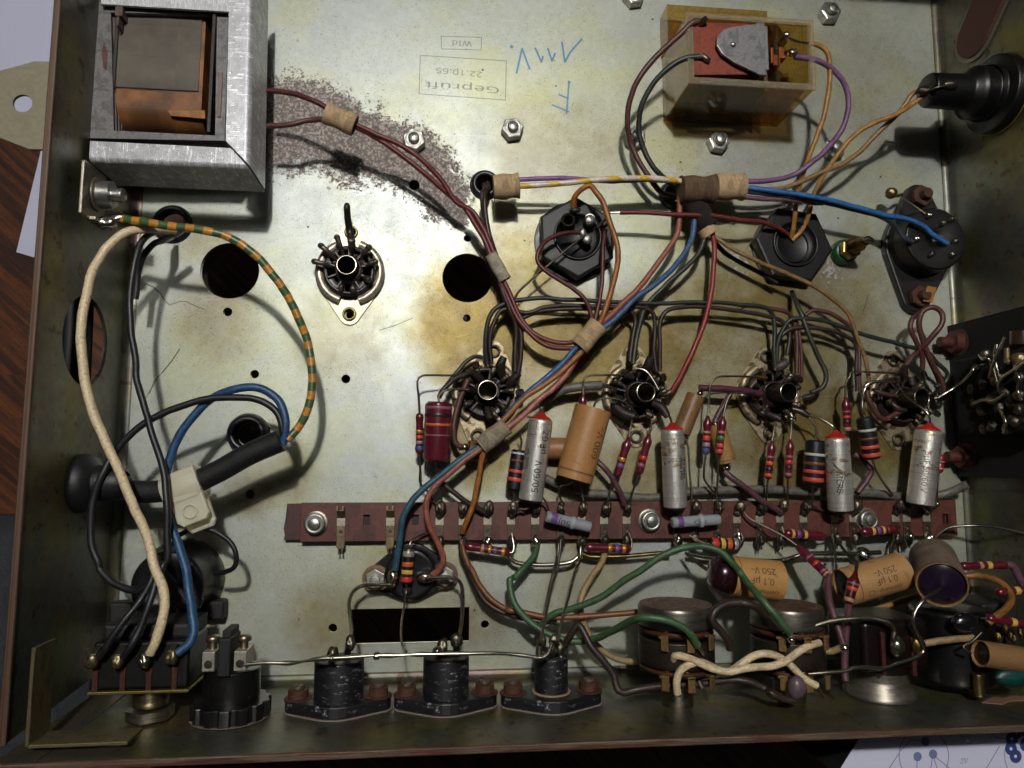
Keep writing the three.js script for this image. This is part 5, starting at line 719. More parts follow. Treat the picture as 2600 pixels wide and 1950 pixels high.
wire('black wire from the shadowed grommet straight down to the switch', C.black, 0.95, [[-87.7,10,-71.4], [-86.1,22,-68.4], [-86.8,27,-65.2], [-87.9,29,-60.8], [-88.6,30,-53.8], [-89,30,-45.7], [-88.2,30,-36.7], [-86.3,30,-27.7], [-85.9,30,-23.4], [-83.3,31,-16.2], [-80.6,31,-7.8], [-77.9,32,-1.5], [-75.5,33,5.7], [-74.4,34,12.5], [-73.8,34,19.2], [-73.5,34,27.6], [-74.1,34,28.3], [-75.1,36,32.6], [-76.1,38,38.7], [-77.7,39,44.5], [-79.3,40,48.3], [-81.5,39,51.4]]);
wire('second black wire close behind, from the shadowed grommet', C.black, 0.95, [[-87.3,6,-71.9], [-86.1,16,-67.5], [-87.4,20,-65.1], [-90.1,20,-61.1], [-92.1,18,-56.9], [-92.9,17,-48.6]]);
wire('black wire looping from the sheathed cable down beside the left wall', C.black, 1.0, [[-44.9,28,-5.6], [-45.2,29,-9.2], [-46.6,29,-13.2], [-49.8,29,-16], [-54.1,29,-17.6], [-60.1,29,-17.9], [-65.3,29,-17.5], [-72.1,29,-15.8], [-78.4,29,-13.1], [-83.7,29,-10], [-88.2,29,-5.7], [-91.6,29,-0.8], [-93.8,30,5.1], [-95.4,30,10.9], [-95.8,30,17], [-94.9,30,23.8], [-92.6,30,28.9], [-92.6,30,29.6], [-89.4,31,32.8], [-85.3,32,34.9], [-80.9,33,35.5], [-78.1,34,33.5]]);
wire('short black wire from the wire bundle to the first switch lug', C.black, 0.9, [[-76.3,35,29.4], [-77,36,33.5], [-78.6,37,37.2], [-80.7,39,40.6], [-83.2,40,44.5], [-85.4,40,48.5], [-87.2,39,51.2]]);
wire('blue wire arching from the sheathed cable and down to the switch', C.blue, 1.2, [[-45.1,28,-4.5], [-44.6,28.5,-8.5], [-44.7,28.5,-12.1], [-46.7,28,-16.9], [-50.6,28,-20.1], [-54.5,28,-21], [-60.1,28,-20.1], [-65.9,27,-17.6], [-70.5,27,-12.7], [-74.4,27,-6.9], [-76.5,27,-1.2], [-77.3,27,4.1], [-76.5,28,11.1], [-74.8,29,18], [-72.2,30,23], [-69.2,32,29.9], [-68.7,32.5,31.6], [-67.5,34,35.3], [-66,35,40.8], [-64.8,36,45.1], [-65.3,37,48.4], [-68.3,38,51]], { n: 12 });
wire('thin black wire looping over the voltage selector', C.black, 0.75, [[-76.4,18,22.2], [-70.9,21,19.9], [-65.7,22,20.4], [-61,22,23.3], [-58.6,22,27.3], [-59.2,21,31], [-62.5,19,33], [-65.9,17,33.6]]);

// from the transformer
const rust = 'red brown wires of the transformer';
wire('red brown transformer wire entering the tan sleeve from above', C.darkred, 0.85, [[-55.4,21,-115.6], [-47.2,22,-114.5], [-41.2,23,-112.4], [-35.7,23,-109.6]]);
wire('dark red brown transformer wire entering the tan sleeve from the left', C.brown, 0.85, [[-55.3,20,-104.4], [-48.2,21,-104.7], [-42.5,21,-106.4], [-36.6,22,-106.9]]);
sleeve('tan fabric sleeve on the transformer wires, throwing a dark shadow', [-36.9,22.5,-108.5], [-27.9,21.5,-105.2], 3.3);
wire('red brown wire, upper one of the pair running to the white sleeve', C.redbrown, 0.85, [[-28.9,21.5,-106.2], [-21.2,20,-103.3], [-13.3,19,-100.6], [-7.3,18,-96.8], [-1.2,16,-91.6], [4.6,14,-84.3], [9.6,13,-81.9], [12.9,13,-76.9], [15.2,13,-72.4], [17.5,13,-66.5]]);
wire('red brown wire, lower one of the pair running to the white sleeve', C.redbrown, 0.85, [[-29,21,-105.8], [-21.2,19,-102.5], [-13.3,17.5,-98], [-5.3,16,-92.3], [1.3,14,-87.4], [6.7,13,-83.5], [10.8,12.5,-77.5], [13.8,12.5,-72.5], [16.3,12.5,-66.6]]);
sleeve('small white sleeve on the red brown wires over the large round hole', [16,12.8,-67.4], [20.9,12.2,-59.1], 2.15, worn(0xb8b0a0, 0.75, 0, { bumpScale: 0.0002 }));
wire('red brown wire curving from the white sleeve into the middle tan sleeve, outer', C.redbrown, 0.8, [[20.1,12,-59.3], [23.1,12,-52.7], [26,12,-46.7], [30,12.5,-41.7], [34.9,13,-39.1], [39.8,13.5,-38.2], [45.1,13.5,-38.7]]);
wire('red brown wire curving from the white sleeve into the middle tan sleeve, inner', C.redbrown, 0.8, [[19.2,12,-58.9], [21.2,11.5,-54.9], [23.1,11.5,-50.1], [26.4,12,-44.6], [30.8,12.5,-39.7], [36.1,13,-36.9], [45.2,13,-36.3]]);
wire('dark brown wire from the grommet past the white sleeve to the second socket', C.umber, 0.85, [[14.3,2,-95.5], [14.4,10,-90.6], [13.9,12,-86.3], [14.1,12,-83.7], [15,12,-76.5], [17.3,12,-66.8], [19.7,11.5,-56.9], [22.2,11,-50.4], [24.4,10,-45.6], [24.9,9,-39.9], [24.5,8.5,-34.6], [24.6,8,-29.2]]);
wire('second dark brown wire alongside, down to the second socket', C.umber, 0.85, [[15.4,2,-96], [15.1,9,-91.4], [13.3,11,-89.2], [13.8,11.3,-83.1], [15.7,11.5,-73.7], [18.5,11,-65.5], [21,10.5,-54.7], [23.6,10,-49], [26.1,9.5,-43.2], [26.6,9,-37.5], [26.3,8.5,-32.5], [25.7,8,-28.8]]);

// the bundle across the top
wire('violet wire along the top of the horizontal bundle', C.violet, 0.8, [[22.8,14,-92.6], [32.7,15,-93.2], [41.8,15.5,-93.4], [53.9,14.5,-93.5], [67,14,-94.5], [82.2,14,-95]]);
wire('white wire with yellow spiral stripes in the horizontal bundle', whiteYellow, 0.95, [[22.4,14,-90.6], [30.6,15,-90.7], [40.9,16,-91.7], [53.3,17,-93], [66.1,17,-94.1], [74.8,16.5,-94.1], [81.7,15.5,-94]], { n: 12 });
sleeve('tan fabric sleeve at the left end of the horizontal bundle, beside the grommet', [16.7,13.5,-90], [25.2,14,-90.8], 4.1);
sleeve('darker brown fabric sleeve, left one of the touching pair', [80.3,14.5,-91.6], [91.8,14.5,-92.1], 4.5, worn(0x6e5840, 0.85, 0, { bumpScale: 0.0003 }));
sleeve('pale tan fabric sleeve, right one of the touching pair', [92.4,14.5,-92.9], [102.4,14.8,-93.3], 4.4);
wire('violet wire sweeping from the pale sleeve up to the relay contact', 0x7a5480, 0.9, [[101.7,15,-95.2], [110.5,16,-95.4], [119,17,-97], [124.8,19,-100.9], [129.9,20,-105.6], [135,21,-111.6], [136.6,23,-117.9], [136.3,24,-122.7], [134.3,25,-127.3], [130.3,26,-131], [124.6,27,-133.1], [116.3,27,-134.2]], { n: 12 });
wire('orange brown wire from the relay down into the black hex nut', C.ochre, 0.85, [[121.8,27,-139.2], [125.3,27,-138.8], [128,27,-136.4], [129.3,26,-131.8], [129.4,24,-123.6], [128.3,22,-115.7], [126.5,20,-109], [124.6,18,-103.2], [123.7,15,-97.7], [123.5,12,-92.5], [123.7,10,-89.2], [124,8,-84.9], [124.2,5,-79.1]], { bare: [[[121.8,27,-139.2], [117.3,28,-138.9], [112.9,29,-139.5]]] });
wire('orange brown wire from the fuse holder tip to the hex nut, front one', C.ochre, 0.85, [[163,28,-124], [158.8,26,-120.9], [152.5,25,-116.8], [145.6,23,-114.3], [139.9,21,-110.6], [135.4,19,-105.5], [131.8,16,-99.4], [129.6,13,-93.8], [129.2,11,-90.9], [128.7,8,-85.1], [127.3,6,-81.2], [124.4,5,-78.2]]);
wire('orange brown wire from the fuse holder tip passing behind the blue wire', C.tanw, 0.85, [[160.7,28,-124.3], [159,26,-124.4], [156.6,24,-120.7], [153.1,22,-116.6], [149.7,20,-113.2], [143.8,18,-106.7], [137.3,17,-101.9], [130,16,-98.9], [123.6,15,-96.1], [117,14.5,-93.6], [102,14,-92.3]]);
wire('bright blue wire from the pale sleeve to the round black socket, upper', 0x2f6cae, 0.9, [[101.6,15,-93.2], [110.2,16.5,-91.8], [118.8,17,-90.9], [126,17.5,-89.7], [134.1,17.5,-88.4], [143.3,17,-86.5], [153,16,-84.8], [160.6,15,-84.2], [168.1,14,-82.2], [172.1,13.5,-79.2], [177.5,13.5,-76.2]], { n: 12 });
wire('dark slate wire just under the blue one to the round black socket', 0x2c3644, 0.9, [[102,14,-92.3], [110.8,15,-91.2], [119.5,15.5,-90.2], [130.4,16,-88.7], [142,15.5,-86.6], [151.4,15,-84.8], [157.9,14,-81.9], [160.8,13.5,-78.1], [164.4,13.5,-76.4]]);
wire('mauve wire below the blue wires, ending behind them', C.mauve, 0.85, [[101.9,14,-90], [113.3,14.5,-89.5], [122.2,14.5,-89.3], [131.6,14,-89]]);
wire('brown wire arching down from the upper relay lug to the grommet', C.brown, 0.95, [[84.4,28,-144], [81.4,28,-143.2], [77,26,-139.5], [69,24,-132.3], [64.4,22,-126.2], [62.2,19,-120.3], [61.9,16,-113.8], [64,13,-107.8], [67.2,12,-101.3], [71.4,11,-95.7], [75.4,9,-92.4], [81.3,5,-92.8]], { bare: [[[83.1,28,-143.8], [85.1,29.5,-144.1]]] });
wire('dark green wire arching down from the lower relay lug to the sleeves', C.darkgreen, 0.95, [[84.1,28,-131.5], [78.5,27,-131.2], [72.8,25,-128], [68.6,22,-123.4], [65.9,19,-117.8], [65.9,16,-112.3], [67.7,14,-106.2], [71.1,13,-100.4], [75,12,-97], [80.8,9,-94.7]], { bare: [[[83.4,28,-131.5], [85.9,28.5,-130.5]]] });
wire('red brown wire crossing to the far hex nut, stripped at its left end', C.redbrown, 0.8, [[59.7,13,-83.3], [66.9,13.5,-83.4], [79.7,14,-83], [88.5,14,-83], [95.3,13.5,-82.9], [102.1,13,-82.2], [111.1,11,-82.3], [117,9,-81.4], [123.8,5,-79.8]], { bare: [[[59.7,13,-83.3], [56.6,12.5,-83.2]]] });

// dark fabric sleeve hanging under the pair
sleeve('nearly black fabric sleeve hanging below the touching sleeves', [85,12,-88.7], [91.3,11,-80.5], 3.6, worn(0x2a1e18, 0.9, 0, { bumpScale: 0.0003 }));
sleeve('short tan sleeve end with red and tan wires coming out', [90,11.2,-79.7], [91.7,11,-77.2], 3.0);
wire('salmon wire from the dark sleeve down to the middle tan sleeve', C.salmon, 0.95, [[81,12,-89.9], [80.5,12.5,-82.2], [79.7,12.5,-76.9], [76.9,12.5,-72], [73.4,12.5,-67.2], [68.9,12.5,-61.2], [64.4,13,-56.1], [60.1,13,-51.9], [56.1,13.5,-47.9], [51,13.5,-43.8]]);
wire('steel blue wire from the dark sleeve down to the middle tan sleeve', C.greyblue, 0.95, [[86.1,12,-82.6], [84.9,12.5,-75.8], [81.5,13,-69.4], [76.9,13.5,-63.8], [70.6,14,-58.3], [64.1,14,-53.5], [59.8,14,-49.2], [56,14,-45.5], [50.9,14,-41.7]], { n: 12 });
wire('dark olive wire from the short sleeve to the third socket', C.olive, 0.85, [[90.3,11,-77.3], [87.5,11,-70.7], [82.5,11,-65.3], [77.4,10.5,-60.7], [74,10,-57.2], [71,9.5,-54.5], [68.9,9,-51.5], [67.7,8.5,-47.7], [66.4,8,-42.2], [65.5,8,-37.5], [64.8,8,-32.4]]);
wire('red wire curving from the short sleeve to the side of the third socket', C.red, 0.9, [[92.6,11,-77.9], [92.9,12,-71.8], [92.3,12,-65.3], [91.5,12,-58.7], [90.1,12,-52.2], [88.4,11.5,-45.9], [85.8,11,-39.3], [82.8,10.5,-32.9], [79.9,9.5,-26.9], [77.6,8.5,-22.7]], { n: 12 });
wire('tan to orange wire from the short sleeve across to the fifth socket', C.tanw, 0.75, [[93.4,11,-76.6], [100.2,11.5,-71.9], [106.5,12,-68.8], [113.6,12,-65.8], [122.4,12,-62.6], [131.2,12,-58], [139.4,11.5,-51.6], [141.8,11,-47.8], [143.7,10.5,-42.9], [146.5,9.5,-37.4], [147.9,9,-32.2], [148.9,8,-27.5]]);
wire('thin black strand under the tan wire, passing below the hex nut', C.black, 0.8, [[93.3,8,-77.5], [98.1,7,-72.6], [104.5,6.5,-68.9], [111.2,6.5,-65.6], [117.5,6.5,-62.2]]);  // thin black tube laid below the tan one

// round the first big nut
wire('orange wire looping over the black hex nut to the middle tan sleeve', C.orange, 0.95, [[44.1,11,-85.3], [44,13,-87.4], [46.1,15,-89.9], [48.9,16,-91], [50.9,17,-88.1], [53.2,17,-84.5], [54.8,17,-78.8], [56.9,17,-73.2], [57.7,17,-68.3], [57.4,16.5,-63.4], [56.1,16,-57.6], [54.4,15.5,-51.4], [52.8,15,-46.9], [50.9,14,-42.9]]);
wire('dark red wire looping left of the hex nut', C.darkred, 0.75, [[46.1,10.5,-76.6], [40.7,12,-75.6], [35,13,-73], [32,14,-69.2], [31.3,14,-65.4], [33.6,14,-62.5], [39,14,-58.9], [44.4,14,-55.6], [47.7,14,-51.9], [49.6,13.5,-47.2], [50,13.5,-44.2]]);
wire('dark red wire running straight from the hex nut into the tan sleeve', C.darkred, 0.75, [[55.1,11,-77.8], [53.8,12.5,-71.3], [53.5,13,-65.1], [53.1,13.5,-59.4], [52.2,13.5,-53.1], [50.9,13.5,-46.8], [50.4,13.5,-43.8]]);
bare('thin dark lead from the hex nut running down to the left', [[47.8,10.5,-75.5], [42.5,11,-71.1], [34.9,10.5,-64.4], [29.1,10,-59.2], [25,9,-55], [24.2,8,-51.5]], 0.4, { m: M.darkSolder });
sleeve('tan fabric sleeve where the wires gather in the middle', [51.6,14,-44.4], [45.2,13.2,-36.9], 3.3);
wire('blue wire between the middle tan sleeve and the lower white one', 0x2c5a96, 0.95, [[46.8,13.5,-38.8], [43.5,13.5,-35.8], [40.1,13.5,-31.8], [34.8,13.2,-26.9], [28.7,13,-21.9], [25,13,-18.4], [18.6,12.5,-10.4]], { n: 12 });
wire('orange wire between the middle tan sleeve and the lower white one', C.orange, 0.95, [[47.5,14,-37.9], [45,14,-34.5], [39.6,14,-28.9], [33.9,13.8,-24.6], [28.2,13.5,-20.8], [23.7,13.2,-16.6], [18.5,12.8,-10.7]]);
wire('pink wire between the middle tan sleeve and the lower white one', C.pink, 0.95, [[46.2,12.5,-36.4], [41.1,12.8,-28], [36.5,13,-23.1], [32.8,13,-20.3], [26.7,13,-14.2], [21.4,12.8,-10], [18.6,12.6,-7.6]]);
sleeve('off white sleeve on the pink and orange wires above the strip', [21.4,12.8,-11], [13.3,12.2,-4.5], 3.0, worn(0xaa9d88, 0.8, 0, { bumpScale: 0.0003 }));
wire('salmon pink wire from the off white sleeve to the strip', C.salmon, 1.0, [[15.8,12.5,-5.7], [11.8,12.8,-2.7], [7.8,13,0.2], [3.2,13,4.2], [-1.1,13,8.4], [-3.7,13,12.3], [-4,13,15.4], [-3.2,13,19.3], [-1.3,12.5,23.6], [0.7,12,27.7], [1.7,11.5,31.2], [0.6,11,33.9], [-1.5,10,36]]);
wire('teal blue wire from the off white sleeve down to the flat socket', C.teal, 1.0, [[15,12,-5.6], [11,12.5,-3.1], [5.9,13,0.4], [0,13,5.1], [-4.6,13,8.8], [-8.4,13,12.7], [-10.6,13,17.3], [-11.7,12.5,23.1], [-12.5,12,28.5], [-13.2,11,34.1]], { n: 12 });
wire('orange wire from the off white sleeve down to a strip lug', C.orange, 0.9, [[15,12,-4.4], [13.8,11.5,-1.2], [13.1,11,3], [12,10.5,8.6], [10.8,10,14.5], [9,9.5,19.7], [7.8,7.5,23.2]]);

// the heater harness
const hg = 'dark heater wires between the valve sockets';
const heater = (label, hex, pts, r = 0.75) => wire(label, hex, r, pts, {});
heater('dark green heater wire over the middle, from the second to the fourth socket', C.darkgreen, [[15.4,7,-31.7], [14.6,8.5,-38.6], [15.3,9.5,-45.1], [17.8,10,-49.7], [22,10,-52.1], [26.2,10,-53], [33.3,10,-53.7], [41.7,10,-53.5], [50.2,10,-53.3], [58.8,10,-53], [73.9,10,-52.9], [84.8,10,-53.6], [93.6,10,-53.8], [102.5,10,-53.4], [110.5,10,-52.7], [113.8,9.5,-50.7], [114.7,9,-46.5], [114.5,8.5,-38.3], [115.1,8,-31.9]]);
heater('dark brown heater wire below it, ending at the third socket', C.umber, [[16.9,7,-31.7], [16.1,8,-38.7], [17.5,9,-45.7], [20.3,9.5,-49.6], [28.7,9.5,-48.8], [33.4,9.5,-50.5], [39.7,9.5,-51.5], [50.3,9.5,-51.5], [58.9,9.5,-51.5], [67.5,9.5,-51.6], [71.5,9,-49.9], [72.5,8.5,-45.7], [72.2,8,-37.6], [73,7.5,-30]]);
heater('black brown heater wire left of the middle, lowest of three', C.umber, [[27.2,8.5,-47.2], [30.5,9,-48.9], [35.5,9,-49.9], [46.1,9,-50.8], [56.8,9,-51], [63.3,9,-50.5], [65.5,8.5,-48.1], [64.7,8.2,-41.7], [63.7,8,-33.2]]);
heater('brown heater wire from the third socket to the fourth', C.umber, [[74.1,7.5,-30], [74.1,8.5,-39.3], [74.1,9,-46.5], [76.1,9.5,-50.5], [82.7,9.5,-52.2], [91.5,9.5,-52.1], [100.4,9.5,-51.3], [109.3,9.5,-50.2], [110.6,9.5,-49.8], [117,9,-48.3], [120.1,8.5,-44.5], [119.3,8,-36.3]]);
heater('brown heater wire dropping to the top of the fourth socket', C.brown, [[102.9,9,-52.8], [106.2,9.5,-53], [112,9.5,-52.4], [117.8,9.5,-51.6], [120.7,9,-50.3], [122.3,8.5,-47.6], [123,8,-40.7], [123,7.5,-34.2], [123,7,-28.6]]);
heater('thin brown wire beside it on the fourth socket', C.brown, [[120.3,9,-50.1], [123.4,8.5,-47.2], [124.2,8,-40.7], [124.9,7.5,-34.2], [125,7,-28.6]], 0.6);
heater('green wire from the fourth socket to the right hand end of the harness', C.darkgreen, [[115.8,7,-32.9], [116.1,8,-40.6], [117.9,9,-45.5], [120.2,10,-48.4], [124.9,10.5,-48.9], [131.6,10.5,-48.2], [138.3,10.5,-46.2], [145.1,10.5,-43.8], [153.8,11,-41.6], [162.9,11,-39.6], [168.9,11,-38.3], [172.5,10.5,-34.6], [177,10,-30.3], [176.3,9.5,-27.7], [172.8,9,-25.8]]);
heater('brown wire arching high to the left side of the fifth socket', C.brown, [[125.4,10,-50], [128.2,10.5,-51.7], [133.7,11,-50.8], [139.8,10.5,-47.8], [143.1,10,-44], [144.7,9.5,-40], [144.9,9,-32.2], [145.1,8,-24]]);
heater('dark brown wire under the arch, to the fifth socket', C.umber, [[115.3,7,-37.2], [116.9,8,-42.3], [120.1,9,-45.1], [127.5,9.5,-45.7], [134.3,9.5,-45.1], [140.2,9.5,-43.2], [144,9,-40.5], [144.2,8.5,-32.2], [144.3,8,-24]]);
heater('black wire from under the hex nut bending round to the fourth socket', C.olive, [[124.6,3,-60], [123.5,8,-54.8], [124.1,10,-50.4], [125.3,10.5,-45.8], [127.3,10.5,-40.2], [130,10,-34.6], [132.2,10,-29.7], [131.1,9.5,-25.6], [126.8,9,-23.3]], 0.85);
wire('brown wire making a tall loop at the right of the fifth socket', C.brown, 0.95, [[163,8,-33.5], [165.4,10,-37.4], [167.1,13,-40.2], [169.2,15.5,-43.7], [171.3,16.5,-47.4], [171.2,16.5,-50.8], [168.5,16,-52.8], [165.6,15,-51.7], [164.3,14,-47.9], [165.8,13,-42.9], [168.2,12,-37.8], [171.3,11,-32.8], [174.8,10,-27.7], [175.9,9,-23.8], [177.1,7,-21.8]]);
wire('second brown loop crossing behind the tall one', C.brown, 0.9, [[166.4,12,-51.4], [162.6,13,-48.9], [161.9,13,-45.4], [164.4,12,-41.3], [167,11,-37.5], [168,10,-34.6], [168.3,9,-32.1]]);
wire('dark wire down the right side of the fifth socket', C.umber, 0.85, [[169.2,10,-39], [171.6,9.5,-33.8], [174.3,9,-27.8], [175.2,8.5,-23.9], [175.3,7,-20]]);

// grey screened cable behind the components
wire('grey screened cable running along the strip behind the components', C.grey, 1.5, [[35.3,4,5.8], [41.6,4,8.9], [49.2,4,10.9], [59.4,4,11.5], [67.5,4,12.6], [72.2,4,12.5], [84.4,4,10.6], [94.1,4,10.1], [107.4,4,9.8], [117.2,4,10.1], [124.8,4,10.5], [146.2,4,11.1], [155.4,4,11.8], [164.6,4,12.5], [174.7,5,11.9], [178.9,7,10.1], [181.8,10,8]], { cat: 'cable', n: 14 });
wire('short grey screened cable entering the third socket from the left', C.grey, 1.55, [[35.1,6,-19.9], [38.7,7,-22.4], [41.9,8,-23.6], [46.9,8.5,-24.5], [53.6,8.5,-25.1]], { cat: 'cable', n: 14, bare: [[[53.6,8.5,-25.1], [57.2,8,-24.2], [59,7.5,-23.4]]] });
wire('purple brown wire under the big paper capacitor', C.purple, 0.95, [[51.8,8,-0.1], [53.6,9,2], [56.5,9,5.2], [59.1,8.5,9.7], [61.3,7,14.7]]);
wire('purple wire sloping to the strip from the small tan capacitor', C.purple, 1.05, [[96.1,7,3.6], [97.8,8,5.7], [101,8.5,8], [105.3,8.5,11.3], [108.5,8.5,13.8], [112.6,7.5,15.9], [115.8,7,17.5]]);
wire('thick purple stub of wire pointing left from the fourth socket', 0x5a2a40, 1.15, [[86.9,10,-24.4], [94.9,10,-24.1], [103,9.5,-23.5], [109.2,8.5,-22.8]]);
wire('purple wire behind the paired red resistors', C.purple, 1.0, [[98.3,8,-22.6], [96.4,8,-19.1], [94.1,8,-15.3], [92.7,8,-12.3]]);
wire('purple brown wire bending behind the third silver capacitor', C.purple, 1.0, [[142.8,7,-2.4], [145.6,8,0.2], [148,8,3.2], [146.5,7.5,6.6], [143.4,7,10.8]]);
wire('dark brown wire from the maroon capacitor foot to the strip', C.umber, 0.9, [[-0.8,9,2], [0.8,9,6.8], [4.9,9,10.4], [8.9,8.5,13.2], [13.8,7.5,16.1], [15.9,7,17.3]]);
wire('brown wire down the side of the second socket to a brass terminal', C.brown, 1.0, [[9,9,-26.4], [7.4,9,-21.8], [5.4,9,-15.7], [4.7,9,-10], [5.5,8.5,-5.2], [8,8,-4]], { drops: [[8.2,8.5,-4.2]] });
wire('dark wire bridging the maroon capacitor and the second socket', C.umber, 0.85, [[-0.3,11,-19.9], [0.9,11,-22.4], [4.5,10,-26.2], [8.5,9,-28], [10.2,8,-29.4]]);
wire('thin olive wire round the upper left of the second socket', C.olive, 0.7, [[2.1,9,-24.3], [5.3,9,-28.4], [8.5,8.5,-32.2], [11.4,8,-34], [13.9,7.5,-33.7]]);
wire('thin brown wire looping under the fifth socket', C.brown, 0.9, [[147.9,9,-27.4], [147.2,9,-23.5], [149.2,9,-18.3], [153,8.5,-14.4], [158,8,-16.3], [160.9,8,-17.6]]);

// lower front
wire('green wire swinging from the strip to the first potentiometer', C.green, 1.05, [[32,7,27.8], [30.8,9,30.3], [27.2,12,33.8], [23.4,14,36.9], [22.5,15,36.3], [22.5,16,40], [23.7,17,44.1], [26.9,18,48], [31,19,51.2], [36.2,20,53.6], [42.1,21,54.5], [47.1,23,53.5], [50.6,29,50.3], [53.7,36,46], [56.4,42,43.4], [61.1,44,43.5], [66.2,44.5,45.1], [69.7,44.5,47.8], [71.9,43.5,51]], { n: 12, bare: [[[71.7,43.5,50.7], [74,42,53.6]]] });
wire('green wire arching over the paper capacitor to the second potentiometer', C.green, 1.05, [[31.6,16,51], [33.2,17,48.9], [35.8,18,46.9], [39.5,19,45.7], [44.9,21,43.6], [50.3,23,40.7], [55.6,25,36.5], [60.5,27,33.1], [65.5,28.5,29.2], [69.9,29.5,26.9], [73.9,30,25.8], [78.6,30,25.6], [83.6,31,26.7], [86.9,32,29.8], [89.9,32,33.6], [90.6,37,36.6], [91.5,42,39.2], [93.9,44,42.6], [97,44.5,46.5], [98.5,44,48.1]], { n: 12, drops: [[98.8,43.5,50]] });
wire('brown wire turning orange, from the strip along to the first potentiometer', 0x7a4a26, 0.9, [[7.9,6,25.7], [8.3,8,29.8], [10.1,9,33.8], [10.4,10,33.9], [13.4,11,39.7], [17.1,12,43.8], [21.9,13,46.4], [21.5,14,46.2], [26.5,15,47.1], [32.2,16,48], [39.8,17,48.3], [47.5,18,48], [55.1,19,47.3], [63.1,20,46.5]]);
wire('dark brown wire just below it', C.umber, 0.9, [[7.3,6,25.7], [7.5,7,29.9], [8.7,8,32.2], [11.9,9,39.3], [15.4,10,44.6], [20.1,11,47.5], [24.8,12,48.9], [26.7,13,49.1], [32.5,14,49.9], [37.2,14,50.4]]);
wire('beige brown wire dropping from the strip to the jack', C.beige, 1.0, [[54.6,7,30], [52.8,9,33.3], [49.3,11,37], [46,13,41.1], [44.8,14,45.3], [45,15,48.9], [46.9,15,53.1], [49,15,56.5], [51.9,15,59.3], [56.3,15,61.7], [62,15,62.8]]);
wire('brown wire along the front wall under the first potentiometer', C.umber, 1.05, [[38.1,22,56], [40.1,24,51.6], [42.2,25,48.8], [43.4,26,50.4], [45.2,28,54.3], [48.2,31,57.8], [50.4,34,60.6], [50.7,36,63.3], [51.7,37,64.7], [55.4,38,64], [60.8,38,63.1], [68,38,62.9], [75.3,38,62.7], [82.6,38,61.9], [87.7,39,62.2], [92.7,40,64.4], [93.1,42,64.6], [97.1,42,66.3], [100.4,42,66.6], [102.6,42,65], [102,42,62.3]]);
solo('solder_bead', 'mauve insulated bead at the end of the brown front wire', 'bead', blob([100.2,43,62.9], 2.6, [1, 0.9, 1.2], 0.15), worn(0x6a5a64, 0.35));
wire('dark brown wire looping over between the two potentiometers', C.umber, 1.15, [[83.7,22,36.9], [83.6,30,39.9], [82.9,38,40.5], [85.1,42.5,39.7], [89.2,43,40.7], [92.5,42,43.4]]);
wire('dark brown wire curving down to a lug of the first potentiometer', C.umber, 1.1, [[84.9,43,39.6], [80.5,43,40], [77,43.5,41.7], [76.2,43.5,44.1], [78.8,43,47.3], [81.1,42.5,50.1], [82,41,52.6]]);
const twist = 'cream wire of the twisted pair';
wire(twist + ', the one ending beside the second can', C.cream, 1.05, [[66.4,39,56.1], [66.3,41,54.2], [68.3,42,54.3], [71.1,42,55.3], [75.7,42,57.3], [80.6,43,58.2], [85.6,44,57], [92.9,44,56.8], [94.7,44,56.3], [97.2,44,55.4], [100.4,43,53.9], [104.7,42,52.2], [109.1,40,51.9]], { n: 12 });
wire(twist + ', the one with both stripped ends near the wall', C.cream, 1.05, [[66.3,42,63.9], [65.9,43,60.3], [66.9,43,57.7], [69.6,42,56.5], [72.9,41,55.9], [76.8,40,57.4], [81.1,40,59.8], [84,42,57.1], [88,43,54.3], [91.5,44,53.5], [95.2,43,54.7], [97.9,42,56.1], [100,42,58], [102.8,42,60.6], [106.7,42,63.1]], { n: 12, bare: [[[66.3,42,63.6], [66.8,42,64.8]], [[106.4,42,62.8], [109,41,66.5]]] });
wire('short dark wire with a tinned tip below the first potentiometer', C.umber, 1.0, [[73.5,36,59.8], [73.8,38,61.7], [74.5,39,63.8]], { bare: [[[74.3,39,63.4], [76.2,38,67.2]]] });
wire('purple wire from the red resistor, left one of the V', C.purple, 1.05, [[119.8,28,34.9], [118.2,30,37.9], [116.6,33,42.1], [116.6,35,45.3], [117,37,49.8], [117.6,38,53.8]], { drops: [[117.2,39,53.6]] });
wire('purple wire from the red resistor, right one of the V, down to the wall', C.purple, 1.05, [[124.5,30,42.8], [121.2,34,48.1], [118.1,38,53.8], [115.8,41,58.5], [114.8,43,62]], { bare: [[[114.8,43,61.7], [115.4,43,64.4]]] });
wire('beige wire end between the second potentiometer and the V of purple wires', C.beige, 1.0, [[112.9,35,55.4], [114.7,36,55.5], [116.6,38,54]]);
wire('orange wire passing under the grey cylinder capacitor', C.ochre, 0.95, [[127.7,12,53.9], [136.3,13,50.7], [144.5,14,47.9], [153.4,14,45.6], [161.4,14,43.3]]);
wire('orange wire curving round the front right corner', 0x8e5e2c, 1.05, [[167.8,24,36.6], [170.9,26,36.1], [173.1,29,36.6], [174.6,32,38.4], [173.9,35,41.2], [169.9,38,43.5], [164.9,40,45.2], [161.5,40,47.6]]);
wire('beige wire along the black drum in the corner', C.beige, 1.0, [[142.6,38,53.4], [149.3,39,52.2], [157.3,39,51.7]]);

